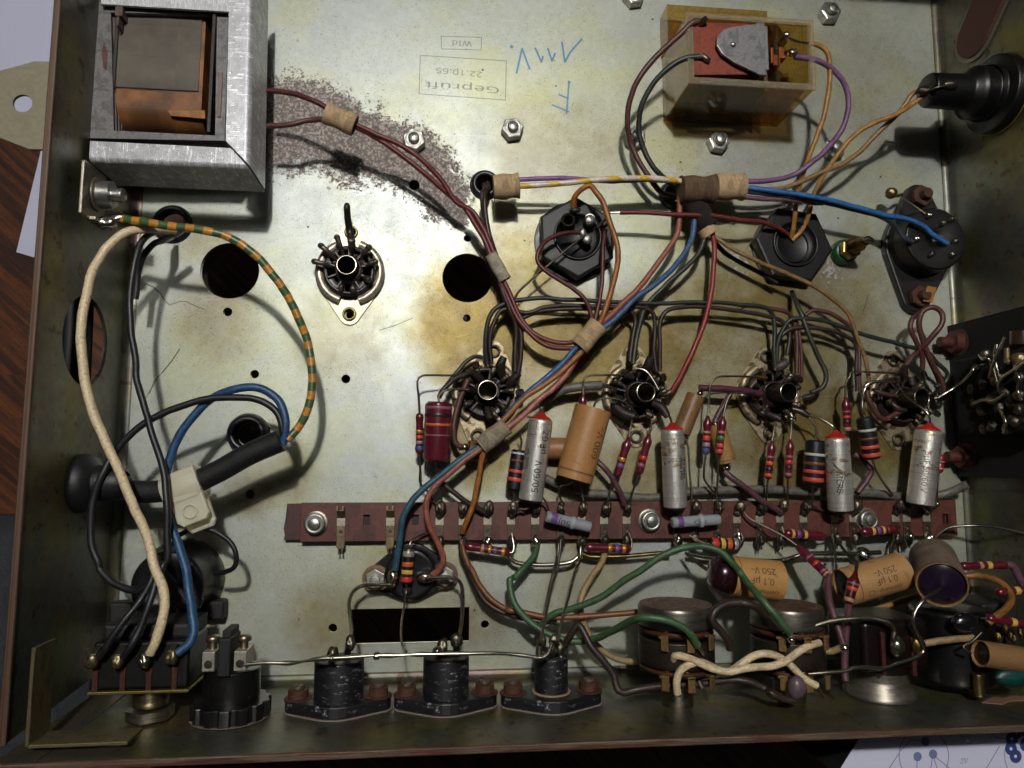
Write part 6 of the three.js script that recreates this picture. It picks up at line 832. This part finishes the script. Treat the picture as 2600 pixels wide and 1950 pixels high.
// bare wires
bare('long lumpy tinned bus wire joining the jacks and the lamp holder', [[-50.7,39,54], [-45.5,39,53.7], [-39,39,53.9], [-35.1,39.5,53.4], [-30.4,40,52.7], [-23.9,40,52.6], [-17.7,40,52.3], [-11.1,40,52.4], [-6.1,40,52.3], [0.6,40,52.3], [9.1,40,52.4], [15.9,39.5,52.6], [20.5,39,53.1], [25,39,53.7], [28.8,39,54.3], [30.7,38.5,53.5], [32.1,37,51]], (s) => 0.55 + 0.18 * Math.sin(s * 60) * (s > 0.1 && s < 0.6 ? 1 : 0.2), { drops: [[-27.9,39.5,52.7], [-16.1,39.5,52.5], [-0,38,51.9]], dr: 1.1 });
bare('tinned wire from the flat socket bending left down to the first jack', [[-15.1,10,38.7], [-18.8,11,38.6], [-22.5,12.5,38.4], [-25.3,14,39.7], [-26.4,17,42.3], [-25.4,22,46], [-24.1,28,48.9], [-24,33,50.7]], 0.6);
bare('tinned wire from the flat socket bending right down to the second jack', [[-3.9,10.5,36.7], [0.4,11.5,36.5], [4.3,12.5,36.5], [6.9,14,37.6], [7.7,17,40.7], [7.3,23,46.4], [6.5,29,49.6], [5.5,33,52.4]], 0.6);
bare('upper tinned bus wire under the left half of the strip', [[22.5,7,29.7], [23.1,7,31.3], [25,7,32.8], [29.4,7,33.6], [37.6,7,33.7], [43.4,7,32.9], [45.4,7,31.5]], 0.75);
bare('brassy tinned wire under the middle of the strip', [[47,6.5,30.4], [49.3,6.5,31.3], [54.3,6.5,31.5], [62.7,6.5,31.3], [71.1,6.5,30.7], [77.5,6.5,30.4]], 0.7, { m: worn(0xa89468, 0.3, 1) });
bare('tinned bus wire under the right half of the strip', [[83.2,6,30.9], [90.5,6,32.1], [113.9,6,33.7], [117.9,6,33.1], [122.1,6.5,31.7], [126.3,7,31.2], [141,7,31.4], [150.5,7,31.1]], 0.8, { drops: [[144.1,7,31.9]], dr: 2.6 });
bare('tinned wire dropping from the strip to the slim jack, left strand', [[39.9,7,25.9], [39.1,9,30.4], [37.6,12,35.5], [35.4,17,38.5], [33,22,44.6], [31.3,27,48.5], [29.5,33,51.6]], 0.48);
bare('tinned wire dropping from the strip to the slim jack, second strand', [[39.5,6,26.8], [38.5,8,31.7], [37.2,12,33.2], [34.6,17,40], [33,21,45.5], [32,24,48.9]], 0.48, { m: M.dullTin });
bare('tinned wire dropping from the strip to the slim jack, right strand', [[46.5,7,28], [45.7,9,32.5], [43.8,13,33.9], [40.7,19,40.1], [38,24,45], [35.8,29,48.5], [34.2,34,51.5]], 0.48);
bare('grey tinned wire arching from the second potentiometer to the brown jack', [[102.4,38,49.8], [107.2,39,47.8], [112.4,40,46], [119.5,41,45.1], [125.2,41,45.3], [129.2,41.5,46.3], [131.1,41.5,48.4], [130.7,41.5,50.8], [131.6,41,52.7]], 0.75, { m: M.dullTin });
bare('tinned lead curling from the purple ended cylinder to the brown jack', [[147.4,40,37.2], [143.7,41.5,38.3], [139.8,43,39.9], [137.1,43,42.8], [136.1,43,45.7], [137.5,42,48.8], [139.2,41,51.1]], 0.5);
bare('tinned wire from the brown jack along the front to the second potentiometer', [[139.2,41,51.1], [140.1,41,54.7], [137.6,41.5,56.1], [131.4,42,57.6], [126.5,42.5,58.7], [122.7,42.5,58.3], [118.2,42.5,58.3], [115.2,42.5,59.1], [110.3,42,59.5], [104.9,41,60.1]], 0.55);
bare('thin tinned wire from the strip end out over the right wall', [[170.8,7,26.2], [174.2,9,22.9], [177.3,11,22.1], [181.7,14,21.7], [185.2,18,21.9], [190.5,24,23.6]], 0.5);
bare('bent lead through the strip lug beside the left maroon resistor', [[23.7,8,23.5], [23.9,8.3,25.2], [24.3,9,27.8], [23.7,9.5,29.5], [22.6,9.5,29.5]], 0.4);
bare('curved black lead under the first silver capacitor', [[24.1,8,17.9], [25.8,9,15.8], [28.1,9.5,15.8], [29.7,9.5,14.7]], 0.5, { m: M.darkSolder });
bare('tinned lead standing below the strip left of the second paper capacitor', [[133.3,7,24.2], [132.2,10,29.3], [129.7,15,35.1], [126.8,20,37]], 0.5);
bare('dark lead from the strip to the small red resistor by the second paper capacitor', [[134.1,7,25.5], [134.1,12,29.1], [132.8,19,31.7], [130.2,26,31.9], [127.9,29,34.1]], 0.5, { m: M.darkSolder });
bare('bright short lead under the right end of the strip', [[157.5,6,26.7], [158.2,5,30.2], [159.3,4,34.5]], 0.45);
bare('bent dark lead under the right end of the strip', [[156.4,6,26.6], [155.5,5,30.1], [156.1,4.5,33.2], [158.6,4,34.5]], 0.55, { m: M.dullTin });
bare('lead from the strip to the glossy end of the first small paper capacitor', [[81.5,8,30.4], [82.5,10,31.5], [84.5,14,33.7], [85.6,19,34.9], [86.5,22,35.4]], 0.6, { m: M.dullTin, drops: [[86.3,22,35.3]], dr: 1.1 });
bare('thin wire arching over the fifth socket towards its silver capacitor', [[143.5,14,-25.2], [145.3,14.5,-26.4], [148.6,15,-26.8], [153.8,15,-26.8]], 0.5);

// ---------------------------------------------------------------- resistors and capacitors, left to right
resistor('small maroon resistor with red and blue bands at the left of the maroon capacitor', [-6.4,11,-15.1], [-6.4,9.5,-1.9], 1.3, [[0.45, 'gold'], [0.58, 'scarlet'], [0.71, 'grey'], [0.85, 'blue', 0.1]], [[[-6.4,11,-15.1], [-6.7,11.5,-19.4], [-7.2,12,-23.8], [-7.1,12,-25.8], [-5.8,12,-26.9], [-2.4,11.5,-27.2], [4.5,10,-27.5], [10.2,8,-29]], [[-6.4,9.5,-1.9], [-6,9,2.8], [-5.9,7.5,7.6], [-3.9,7,9.7], [-0.7,7,14.4]]], { lm: M.darkSolder });
{
  const a = [-0.3,13,-18.5], b = [-0.9,12,0.4], t = resistor('fat glossy maroon capacitor with an orange band, left of the second socket', a, b, 4.3, [[0.1, 'mauve', 0.05], [0.225, 'dark', 0.055], [0.385, 'orange', 0.045], [0.56, 'mauve', 0.025]], [[[-0.3,13,-18.5], [-0.3,12.5,-20.6], [2.5,12,-22.5], [9.4,10,-22.8]], [[-0.9,12,0.4], [-0.4,10,4], [0.9,8,8.4], [0.5,7,12.5]]], { kind: 'barrel', name: 'maroon_capacitor', cat: 'capacitor', m: mat(0x561624, 0.28, 0, { clearcoat: 0.7, clearcoatRoughness: 0.2 }) });
}
resistor('maroon resistor with two gold bands hanging under the strip, left', [8.6,10,27.1], [22.9,9.5,29.5], 1.45, [[0.38, 'tan', 0.07], [0.54, 'gold', 0.07], [0.66, 'violet', 0.07], [0.84, 'gold', 0.07]], [[[8.6,10,27.1], [8.4,9,25.8], [8.2,8,24.6]]]);
resistor('orange yellow and red banded resistor standing across the flat socket', [-9.1,10,27.8], [-9.7,10,38.5], 1.75, [[0.12, 'silver', 0.2], [0.44, 'orange', 0.13], [0.66, 'yellow', 0.12], [0.87, 'red', 0.14]], [[[-9.1,10,28.2], [-8.9,10,26.3], [-7.2,9,24.5], [-4.5,7.5,23.5], [-2.5,6.5,23.4]], [[-9.7,10,38.2], [-9.7,9,41.2], [-10,12,43.9], [-10.5,20,47.8], [-10.2,28,50.2], [-9.4,34,51.8], [-8.2,38,52]]], { kind: 'barrel', m: worn(0x2a1512, 0.35), lm: M.tin });
const carbon = worn(0x18181b, 0.42);
resistor('black barrel resistor with orange bands, tucked left of the first silver capacitor', [26.2,8,-3.3], [24.2,8,9.7], 2.6, [[0.09, 'white', 0.05], [0.27, 'brown', 0.06], [0.53, 'scarlet', 0.075], [0.73, 'scarlet', 0.09]], [[[26.4,8,-3.3], [26.8,8.5,-6.1], [25.9,9,-8.9]], [[24.2,8,9.7], [24.5,7.5,12.5], [24.1,7,15]]], { kind: 'barrel', m: carbon });
silverCan('silver capacitor with a red cone end and large printed figures, leftmost of four', [32.5,14,-13.1], [29.3,12,12.5], 3.85, (g, w, h) => { foil(g, w, h, 10); along(g, 'µF', w * 0.56, h * 0.36, 40); along(g, 'GZ', w * 0.57, h * 0.2, 40); along(g, '50/60 V', w * 0.52, h * 0.7, 42); along(g, '5695  8P', w * 0.36, h * 0.5, 24); g.strokeStyle = '#55524e'; g.lineWidth = 2; g.strokeRect(w * 0.33, h * 0.03, 34, 60); }, [[[32.2,15,-14.3], [32.2,13,-16.9], [31.1,10,-17.9], [29.3,8,-17.6]], [[32.8,12,11.5], [34.6,10,13.6], [35.5,9,16.1]]]);
paperCap('big tan paper capacitor marked 600 V, in front of the third socket', [43.3,12.5,6], [49.7,13.5,-16.8], 6.0, (g, w, h) => { g.fillStyle = '#a87846'; g.fillRect(0, 0, w, h); paperGrain(g, w, h, 24); g.fillStyle = '#3a2412'; g.fillRect(0, h * 0.88, w, 4); g.fillRect(0, h * 0.9, w, 1.5); along(g, '600 V–', w * 0.6, h * 0.45, 50); }, [[[49.7,13.5,-16.8], [50.6,12.5,-18.7], [52.4,12,-20], [55.7,12,-20.4], [60,11.5,-19.5], [63.6,10.5,-16.9], [66.1,9,-14.2]], [[43.2,12,6.4], [42.1,10.5,7.8], [39.5,9,8.5], [39.2,8,10.9], [40.4,7,13.8]]], { base: '#a87846' });
resistor('maroon resistor top showing above the big paper capacitor', [47,11,-21.7], [46.2,9,-11.1], 1.35, [[0.7, 'gold']], [[[47,11,-21.5], [46.9,11,-24.2], [47.1,11.5,-26.6], [48.2,11.5,-27.6], [53.9,11,-28.1], [61.2,9,-28.4]], [[46.2,9,-11.1], [46,7.5,4.5], [47.7,7,14.3]]], { kind: 'drop' });
paperCap('tan paper capacitor lying low behind the first silver one', [31.2,6,-4], [43,6,-3.8], 3.7, (g, w, h) => { g.fillStyle = '#8a6038'; g.fillRect(0, 0, w, h); paperGrain(g, w, h, 12); }, [], { base: '#8a6038' });
paperCap('short brown paper capacitor end beside the off white sleeve', [9.2,6,-3.4], [15.5,5,-2], 3.3, (g, w, h) => { g.fillStyle = '#6e4c2c'; g.fillRect(0, 0, w, h); paperGrain(g, w, h, 10); }, [[[9.2,6,-3.4], [7.6,7,-4], [6.4,7,-3.2]]], { base: '#6e4c2c', drops: [[8.2,8,-4.4]] });
resistor('dark maroon resistor with a gold band below the third socket, left', [62.1,11,-7.6], [58.1,10,5.2], 1.55, [[0.57, 'gold', 0.09], [0.72, 'violet', 0.09]], [[[62.1,11,-7.6], [63.1,10,-11.2], [63.8,9,-13.7]], [[58.1,10,5.2], [56.8,8.5,7.7], [56,7.5,11.4], [55.6,7,14.7]]], { kind: 'drop' });
resistor('maroon resistor with a red band below the third socket, right', [69,11,-8.7], [65.6,10,4.4], 1.5, [[0.6, 'red', 0.09], [0.78, 'mauve', 0.08]], [[[69,11,-8.7], [70,10,-11.2], [70.4,9,-13.4]], [[65.6,10,4.4], [64.5,9,7.7], [63.5,7.5,12.2], [63.2,7,14.7]]], { kind: 'drop' });
silverCan('varnish stained silver capacitor with small dark printing, second from the left', [75.9,14,-10.1], [77,12,15], 3.8, (g, w, h) => { foil(g, w, h, 46); along(g, '25µF 50/60', w * 0.55, h * 0.5, 20, { bold: true }); along(g, '5695 Gd', w * 0.61, h * 0.5, 24, { bold: true }); }, [[[75.4,15,-11.4], [75.7,13,-13.6], [75.7,10,-15.8], [74.7,9,-17.6]], [[78.4,11,15.4], [79.9,9,17.1]]]);
paperCap('small brown paper capacitor leaning right of the second silver one', [81.2,7,-9.3], [86.4,8,-22], 3.1, (g, w, h) => { g.fillStyle = '#7a5834'; g.fillRect(0, 0, w, h); paperGrain(g, w, h, 20); along(g, '1000pF', w * 0.4, h * 0.5, 26, { a: Math.PI / 2 }); along(g, '500 V', w * 0.62, h * 0.5, 26, { a: Math.PI / 2 }); }, [[[86.4,8,-22], [87.6,9,-22.8], [88.5,9.5,-23.1]], [[81.7,7,-9.3], [83.3,7,-5.6], [84.1,6.5,4.5], [84.9,6,14.9]]], { base: '#7a5834', drops: [[87.5,9,-22.5]] });
resistor('maroon resistor with a scarlet band and blue tip, left of the pair', [88.8,12,-14.8], [88.1,11,-2], 1.4, [[0.42, 'tan', 0.06], [0.57, 'scarlet', 0.12], [0.74, 'grey', 0.1], [0.91, 'blue', 0.15]], [[[88.8,12,-14.6], [89.2,12,-18.3], [89.3,12.5,-22], [89.9,13,-25.8], [92.1,13,-27.7], [96.2,12.5,-28.1], [103.4,11,-28.3], [110,9,-28.2]], [[88.1,11,-2], [87.8,10,2.8], [88.1,9,6.1], [89.8,8.5,8.4], [94.5,7,13.7]]], { kind: 'drop' });
resistor('maroon resistor with a green band and two red ones, right of the pair', [94.1,12,-14.8], [92.7,11,-2], 1.4, [[0.42, 'tan', 0.06], [0.57, 'green', 0.1], [0.76, 'scarlet', 0.1], [0.91, 'scarlet', 0.1]], [[[94.1,12,-14.6], [95,12,-18], [96.1,12,-20.9], [97.5,12,-22.4], [101.9,11,-22.7], [108.9,9,-22.8]], [[92.7,11,-2], [92.7,9.5,4.4], [92.8,7.5,12.8], [92.7,7,15.3]]], { kind: 'drop' });
paperCap('tapered tan paper capacitor behind the paired red resistors', [97.3,6.5,0.5], [93.6,7,-12.4], 3.0, (g, w, h) => { g.fillStyle = '#9a7344'; g.fillRect(0, 0, w, h); paperGrain(g, w, h, 14); g.fillStyle = '#3a2814'; g.fillRect(0, h * 0.93, w, 3); along(g, '250', w * 0.5, h * 0.25, 26); along(g, '0,05', w * 0.66, h * 0.55, 22); }, [], { base: '#9a7344', drops: [[96.7,7.5,2.4], [92.7,8,-12.3]] });
resistor('maroon resistor with an orange band under the fourth socket, left', [111.1,11.5,-6.6], [109.6,10.5,6.1], 1.4, [[0.42, 'mauve', 0.06], [0.58, 'orange', 0.09], [0.74, 'dark', 0.08], [0.89, 'orange', 0.08]], [[[111.1,11.5,-6.6], [112.1,11,-10.2], [113.1,10,-13.2]], [[109.6,10.5,6.1], [109.8,9,9.8], [110.3,7,14.5]]], { kind: 'drop' });
resistor('maroon resistor with a red band under the fourth socket, right', [117.5,11.5,-7.1], [116.6,10.5,5.8], 1.4, [[0.44, 'mauve', 0.06], [0.58, 'red', 0.09], [0.72, 'dark', 0.08], [0.9, 'mauve', 0.08]], [[[117.5,11.5,-7.1], [118.3,11,-10.7], [119,10,-13.7]], [[116.6,10.5,5.8], [117.1,9,10.3], [117.9,7,15]]], { kind: 'drop', drops: [[118.9,10,-14.1]] });
resistor('black barrel resistor with two orange bands, left of the third silver capacitor', [126.7,11,-6.9], [125.6,10,8], 3.3, [[0.32, 'white', 0.06], [0.52, 'brown', 0.07], [0.7, 'scarlet', 0.075], [0.88, 'scarlet', 0.09]], [[[126.7,11,-6.9], [126.8,11.5,-9.9], [125.8,11.5,-12.8], [124.4,11,-14.5], [120.6,10,-16.7]], [[125.6,10,8], [126.2,8.5,12], [126.8,7,15.4], [129,6.5,16.3], [130.8,6.5,16.9]]], { kind: 'barrel', m: carbon });
silverCan('silver capacitor with angular printed lines and a brown stain, third from the left', [131.8,15,-7.7], [133.4,13,16.2], 4.05, (g, w, h) => { foil(g, w, h, 26); along(g, 'MCR8', w * 0.42, h * 0.6, 38, { a: Math.PI / 2, c: '#3a3836' }); g.strokeStyle = '#3f3d3a'; g.lineWidth = 3; g.beginPath(); g.moveTo(w * 0.34, h * 0.32); g.lineTo(w * 0.5, h * 0.5); g.lineTo(w * 0.4, h * 0.78); g.moveTo(w * 0.36, h * 0.36); g.lineTo(w * 0.47, h * 0.5); g.lineTo(w * 0.38, h * 0.74); g.stroke(); }, [[[131.3,16,-9.3], [131.9,14,-11], [130.3,13,-12.7], [127.4,12,-14.5], [124.6,11.5,-15.3], [121.2,10.5,-17.1]], [[134.1,12,16.6], [136.4,9,18.7], [136.7,7,19.7], [134.7,6.5,19.3]]]);
resistor('maroon resistor with a red band standing right of the third silver capacitor', [138.1,11,-21.7], [138.8,10,-10], 1.5, [[0.42, 'mauve', 0.05], [0.57, 'scarlet', 0.07], [0.72, 'dark', 0.09], [0.93, 'tan', 0.11]], [[[138.1,11,-21.7], [138,11.5,-24.8], [138.3,12,-27.3], [139.5,12,-28.7], [139.8,12,-30], [148.6,11,-30.4], [158.4,10,-30.3]], [[138.8,10,-10], [139.5,9,-6.6], [139.8,8,0.2]]], { kind: 'drop' });
resistor('black barrel resistor with two orange bands, upper right by the fifth socket', [143.5,13,-14.7], [146,12,-0.7], 2.9, [[0.3, 'white', 0.06], [0.5, 'brown', 0.06], [0.7, 'scarlet', 0.08], [0.89, 'scarlet', 0.09]], [[[143.5,13,-14.7], [142.6,13.5,-17], [142.6,13.5,-20], [143.4,14,-24.2], [145.8,14,-26.2], [149.2,14,-26.9], [155.3,13,-26.9]], [[146,12,-0.7], [148.7,10,3.6], [152.2,8.5,7.8], [156.1,7,11.7]]], { kind: 'barrel', m: carbon, lm: M.tin, lr: 0.45 });
silverCan('silver capacitor leaning left with printed figures, rightmost of four', [165,15,-10.4], [162,12.5,14.4], 4.3, (g, w, h) => { foil(g, w, h, 40); along(g, '5µF 50/60 V', w * 0.42, h * 0.56, 36, { a: Math.PI / 2, c: '#4a4640' }); g.strokeStyle = '#4a4744'; g.lineWidth = 2.5; g.beginPath(); g.moveTo(w * 0.7, h * 0.28); g.lineTo(w * 0.58, h * 0.55); g.lineTo(w * 0.68, h * 0.86); g.stroke(); }, [[[164.7,16,-12], [165.6,15,-14.2], [165.5,14,-16.4], [162.6,13,-19.4], [158.6,13,-22.4], [156.1,13,-26.2]], [[163.6,11,14.9], [167,8,16.8]]]);
resistor('red resistor end peeping out behind the rightmost silver capacitor', [172.6,10,-2.4], [171.7,9.5,4.2], 1.4, [[0.4, 'white', 0.05], [0.75, 'white', 0.05]], [[[171.7,9.5,4.2], [171.7,8.5,8.7], [172.1,7,14.8]]], { m: mat(0x8a1f1c, 0.35, 0, { clearcoat: 0.5 }), drops: [[172.3,7,14.8]] });
resistor('grey ceramic tube capacitor printed 150J, below the first silver capacitor', [34.4,11,17.9], [49.2,10,21.6], 1.8, [[0.17, 'violet', 0.14]], [], { kind: 'barrel', name: 'ceramic_capacitor', cat: 'capacitor', m: mat(0xffffff, 0.35, 0, { map: printed(1.8, 12, '#8e9298', (g, w, h) => { along(g, '150J', w * 0.55, h * 0.55, 34, { a: Math.PI / 2 }); }), clearcoat: 0.3 }) });
resistor('grey ceramic tube capacitor with a violet end, below the stained silver capacitor', [76,11,20.2], [92.6,10,19.4], 1.8, [[0.16, 'violet', 0.12]], [[[78.2,11.5,18.9], [79.4,10,17]]], { kind: 'barrel', name: 'ceramic_capacitor', cat: 'capacitor', m: mat(0xffffff, 0.35, 0, { map: printed(1.8, 12, '#90949a', (g, w, h) => { g.strokeStyle = '#26262a'; g.lineWidth = 2.5; g.beginPath(); g.ellipse(w * 0.52, h * 0.45, 11, 20, 0, 0, 7); g.stroke(); along(g, 'N', w * 0.52, h * 0.45, 22, { a: Math.PI / 2 }); }), clearcoat: 0.3 }) });
part(scene.children.find((o) => o.name === 'ceramic_capacitor'), 'end_collar', turn([34.4,11,17.9], [49.2,10,21.6], [[1.7, 8.4], [2.15, 8.7], [2.15, 9.6], [1.7, 9.9]], 20), mat(0x9a9ea4, 0.35));
part(scene.children.find((o) => o.name === 'ceramic_capacitor_001'), 'end_collar', turn([76,11,20.2], [92.6,10,19.4], [[1.7, 9.2], [2.3, 9.6], [2.3, 10.5], [1.7, 10.8]], 20), mat(0x9a9ea4, 0.35));
resistor('maroon resistor with yellow and violet bands under the strip, middle', [47.5,9,28], [62.8,9,28.8], 1.5, [[0.53, 'gold', 0.075], [0.69, 'violet', 0.09], [0.83, 'gold', 0.07]], [[[62.8,9,28.8], [63.2,8.5,26.7], [62.4,8,23.6]]], {});
resistor('red, yellow and orange banded resistor with a silver tip, above a printed paper capacitor', [88.9,10,27.2], [99.1,10,27.5], 1.9, [[0.17, 'red', 0.2], [0.42, 'yellow', 0.14], [0.64, 'orange', 0.15], [0.89, 'silver', 0.2]], [[[88.9,10,27.2], [86.9,10,26.9], [82.3,9,24.5]], [[99.1,10,27.5], [100.6,9.5,26.2], [100.6,8.5,24]]], { kind: 'barrel', m: worn(0x30140f, 0.35) });
resistor('maroon resistor with two yellow bands and a violet one, right half of the strip', [115.2,9,24.1], [129.5,9,25.3], 1.55, [[0.2, 'yellow', 0.07], [0.34, 'violet', 0.08], [0.51, 'yellow', 0.075]], [[[115.2,9,24.1], [114.9,8.5,21.9]], [[129.5,9,25.3], [132.4,8.5,24.9]]]);
resistor('maroon resistor with yellow violet yellow bands, near the right strip nut', [141.9,9.5,24], [155.4,9.5,23], 1.55, [[0.33, 'yellow', 0.075], [0.47, 'violet', 0.09], [0.6, 'yellow', 0.07], [0.72, 'brown', 0.05]], [[[155.4,9.5,23], [157,8.5,22.4]]]);
resistor('long slanting maroon resistor with a red band, just below the strip', [116.5,15,27.5], [121.3,25,35.8], 1.6, [[0.42, 'mauve', 0.05], [0.62, 'red', 0.07], [0.86, 'mauve', 0.06], [0.95, 'tan', 0.06]], [[[116.5,15,27.5], [113.8,13,25.1], [108.9,10,22.1], [103.5,8,19], [101.4,7,15.7]]], { kind: 'drop', lm: M.dullTin });
paperCap('tan paper capacitor printed 0,1 µF 250 V upside down, under the green wire', [88.9,26,35], [104.4,26,36.7], 6.0, (g, w, h) => { g.fillStyle = '#b0834c'; g.fillRect(0, 0, w, h); paperGrain(g, w, h, 20); along(g, '250 V–', w * 0.415, h * 0.48, 38, { a: Math.PI / 2 }); along(g, '0,1 µF', w * 0.5, h * 0.5, 38, { a: Math.PI / 2 }); along(g, 'Germany', w * 0.59, h * 0.4, 28, { a: Math.PI / 2 }); g.fillStyle = '#4a2a12'; g.fillRect(0, h * 0.9, w, 3); }, [], { endA: mat(0x240a12, 0.25, 0, { clearcoat: 0.6 }) });
solo('capacitor_end', 'dark glossy maroon moulded end of the first small paper capacitor', 'capacitor end', turn([82.6,25,33.6], [89.2,26,35], [[0, 0], [3.4, 0.3], [5.2, 1.8], [5.7, 4], [5.7, 8], [0, 8]], 34), mat(0x240a12, 0.25, 0, { clearcoat: 0.6 }));
paperCap('tan paper capacitor printed 0,1 µF 250 V, left of the grey cylinder', [125.9,25,39.3], [145.8,25,34.4], 5.8, (g, w, h) => { g.fillStyle = '#a87e50'; g.fillRect(0, 0, w, h); paperGrain(g, w, h, 20); along(g, '250 V–', w * 0.415, h * 0.42, 36, { a: Math.PI / 2 }); along(g, '0,1 µF', w * 0.49, h * 0.44, 36, { a: Math.PI / 2 }); along(g, 'Germany', w * 0.57, h * 0.4, 26, { a: Math.PI / 2 }); g.strokeStyle = '#3a2a1a'; g.lineWidth = 2.5; g.beginPath(); g.arc(w * 0.57, h * 0.72, 13, 0, 7); g.stroke(); g.fillStyle = '#4a2a12'; g.fillRect(0, h * 0.86, w, 3); }, []);
resistor('small dark red resistor with a bright red band, before the second printed paper capacitor', [127.3,30,33.9], [123.7,31,43], 1.75, [[0.37, 'mauve', 0.06], [0.53, 'scarlet', 0.11], [0.88, 'tan', 0.12]], [], { kind: 'drop', m: mat(0x4a0d10, 0.28, 0, { clearcoat: 0.6 }) });
{ // the cylinder that looks at the camera
  const a = [160.7,19,31.7], b = [149.3,38,36.7], t = thing('grey_capacitor', 'grey cylindrical capacitor with a glossy purple end facing up', 'capacitor', lerp3(a, b, 0.5)), L = dist(a, b), r = 6.9;
  part(t, 'paper_tube', turn(a, b, [[r, 0], [r, L]], 44), worn(0x7c6c5e, 0.7, 0, { bumpScale: 0.00015 }));
  part(t, 'tube_edge', turn(a, b, [[r, L - 0.02], [r - 0.2, L + 0.25], [r - 0.55, L], [r - 0.55, L - 1]], 44), worn(0x8a6a3e, 0.8));
  part(t, 'purple_end', turn(a, b, [[r - 0.5, L - 0.9], [r * 0.85, L - 0.5], [r * 0.6, L + 0.1], [r * 0.3, L + 0.6], [0.9, L + 1.1], [0, L + 1.4]], 44), mat(0x1e1026, 0.2, 0, { clearcoat: 0.8, clearcoatRoughness: 0.12 }));
  part(t, 'red_bead', blob([149.9,38.6,37.2], 0.6), mat(0x8a1020, 0.3));
}
resistor('maroon resistor with yellow bands pointing left from the right wall, upper', [163.2,28,32.8], [179.1,28,32.6], 1.35, [[0.42, 'tan', 0.07], [0.6, 'yellow', 0.1]], [[[163.2,28,32.8], [161.9,27.5,33.1]]]);
wire('mauve sleeved wire going down from the upper right wall resistor', C.mauve, 1.2, [[178.5,28,32.5], [181,28,33.1], [182.9,28,36.6], [185.1,28,40.1]]);
resistor('maroon resistor with one yellow band at the right edge, middle', [170.7,33,40.1], [183.3,33,39.3], 1.35, [[0.53, 'yellow', 0.13]], []);
resistor('maroon resistor with one yellow band at the right edge, over the brass lugs', [161.2,40,46], [175,40,48.3], 1.35, [[0.6, 'yellow', 0.11]], [[[161.2,40,46], [159.2,40,46.1]]]);

renderer.render(scene, camera);
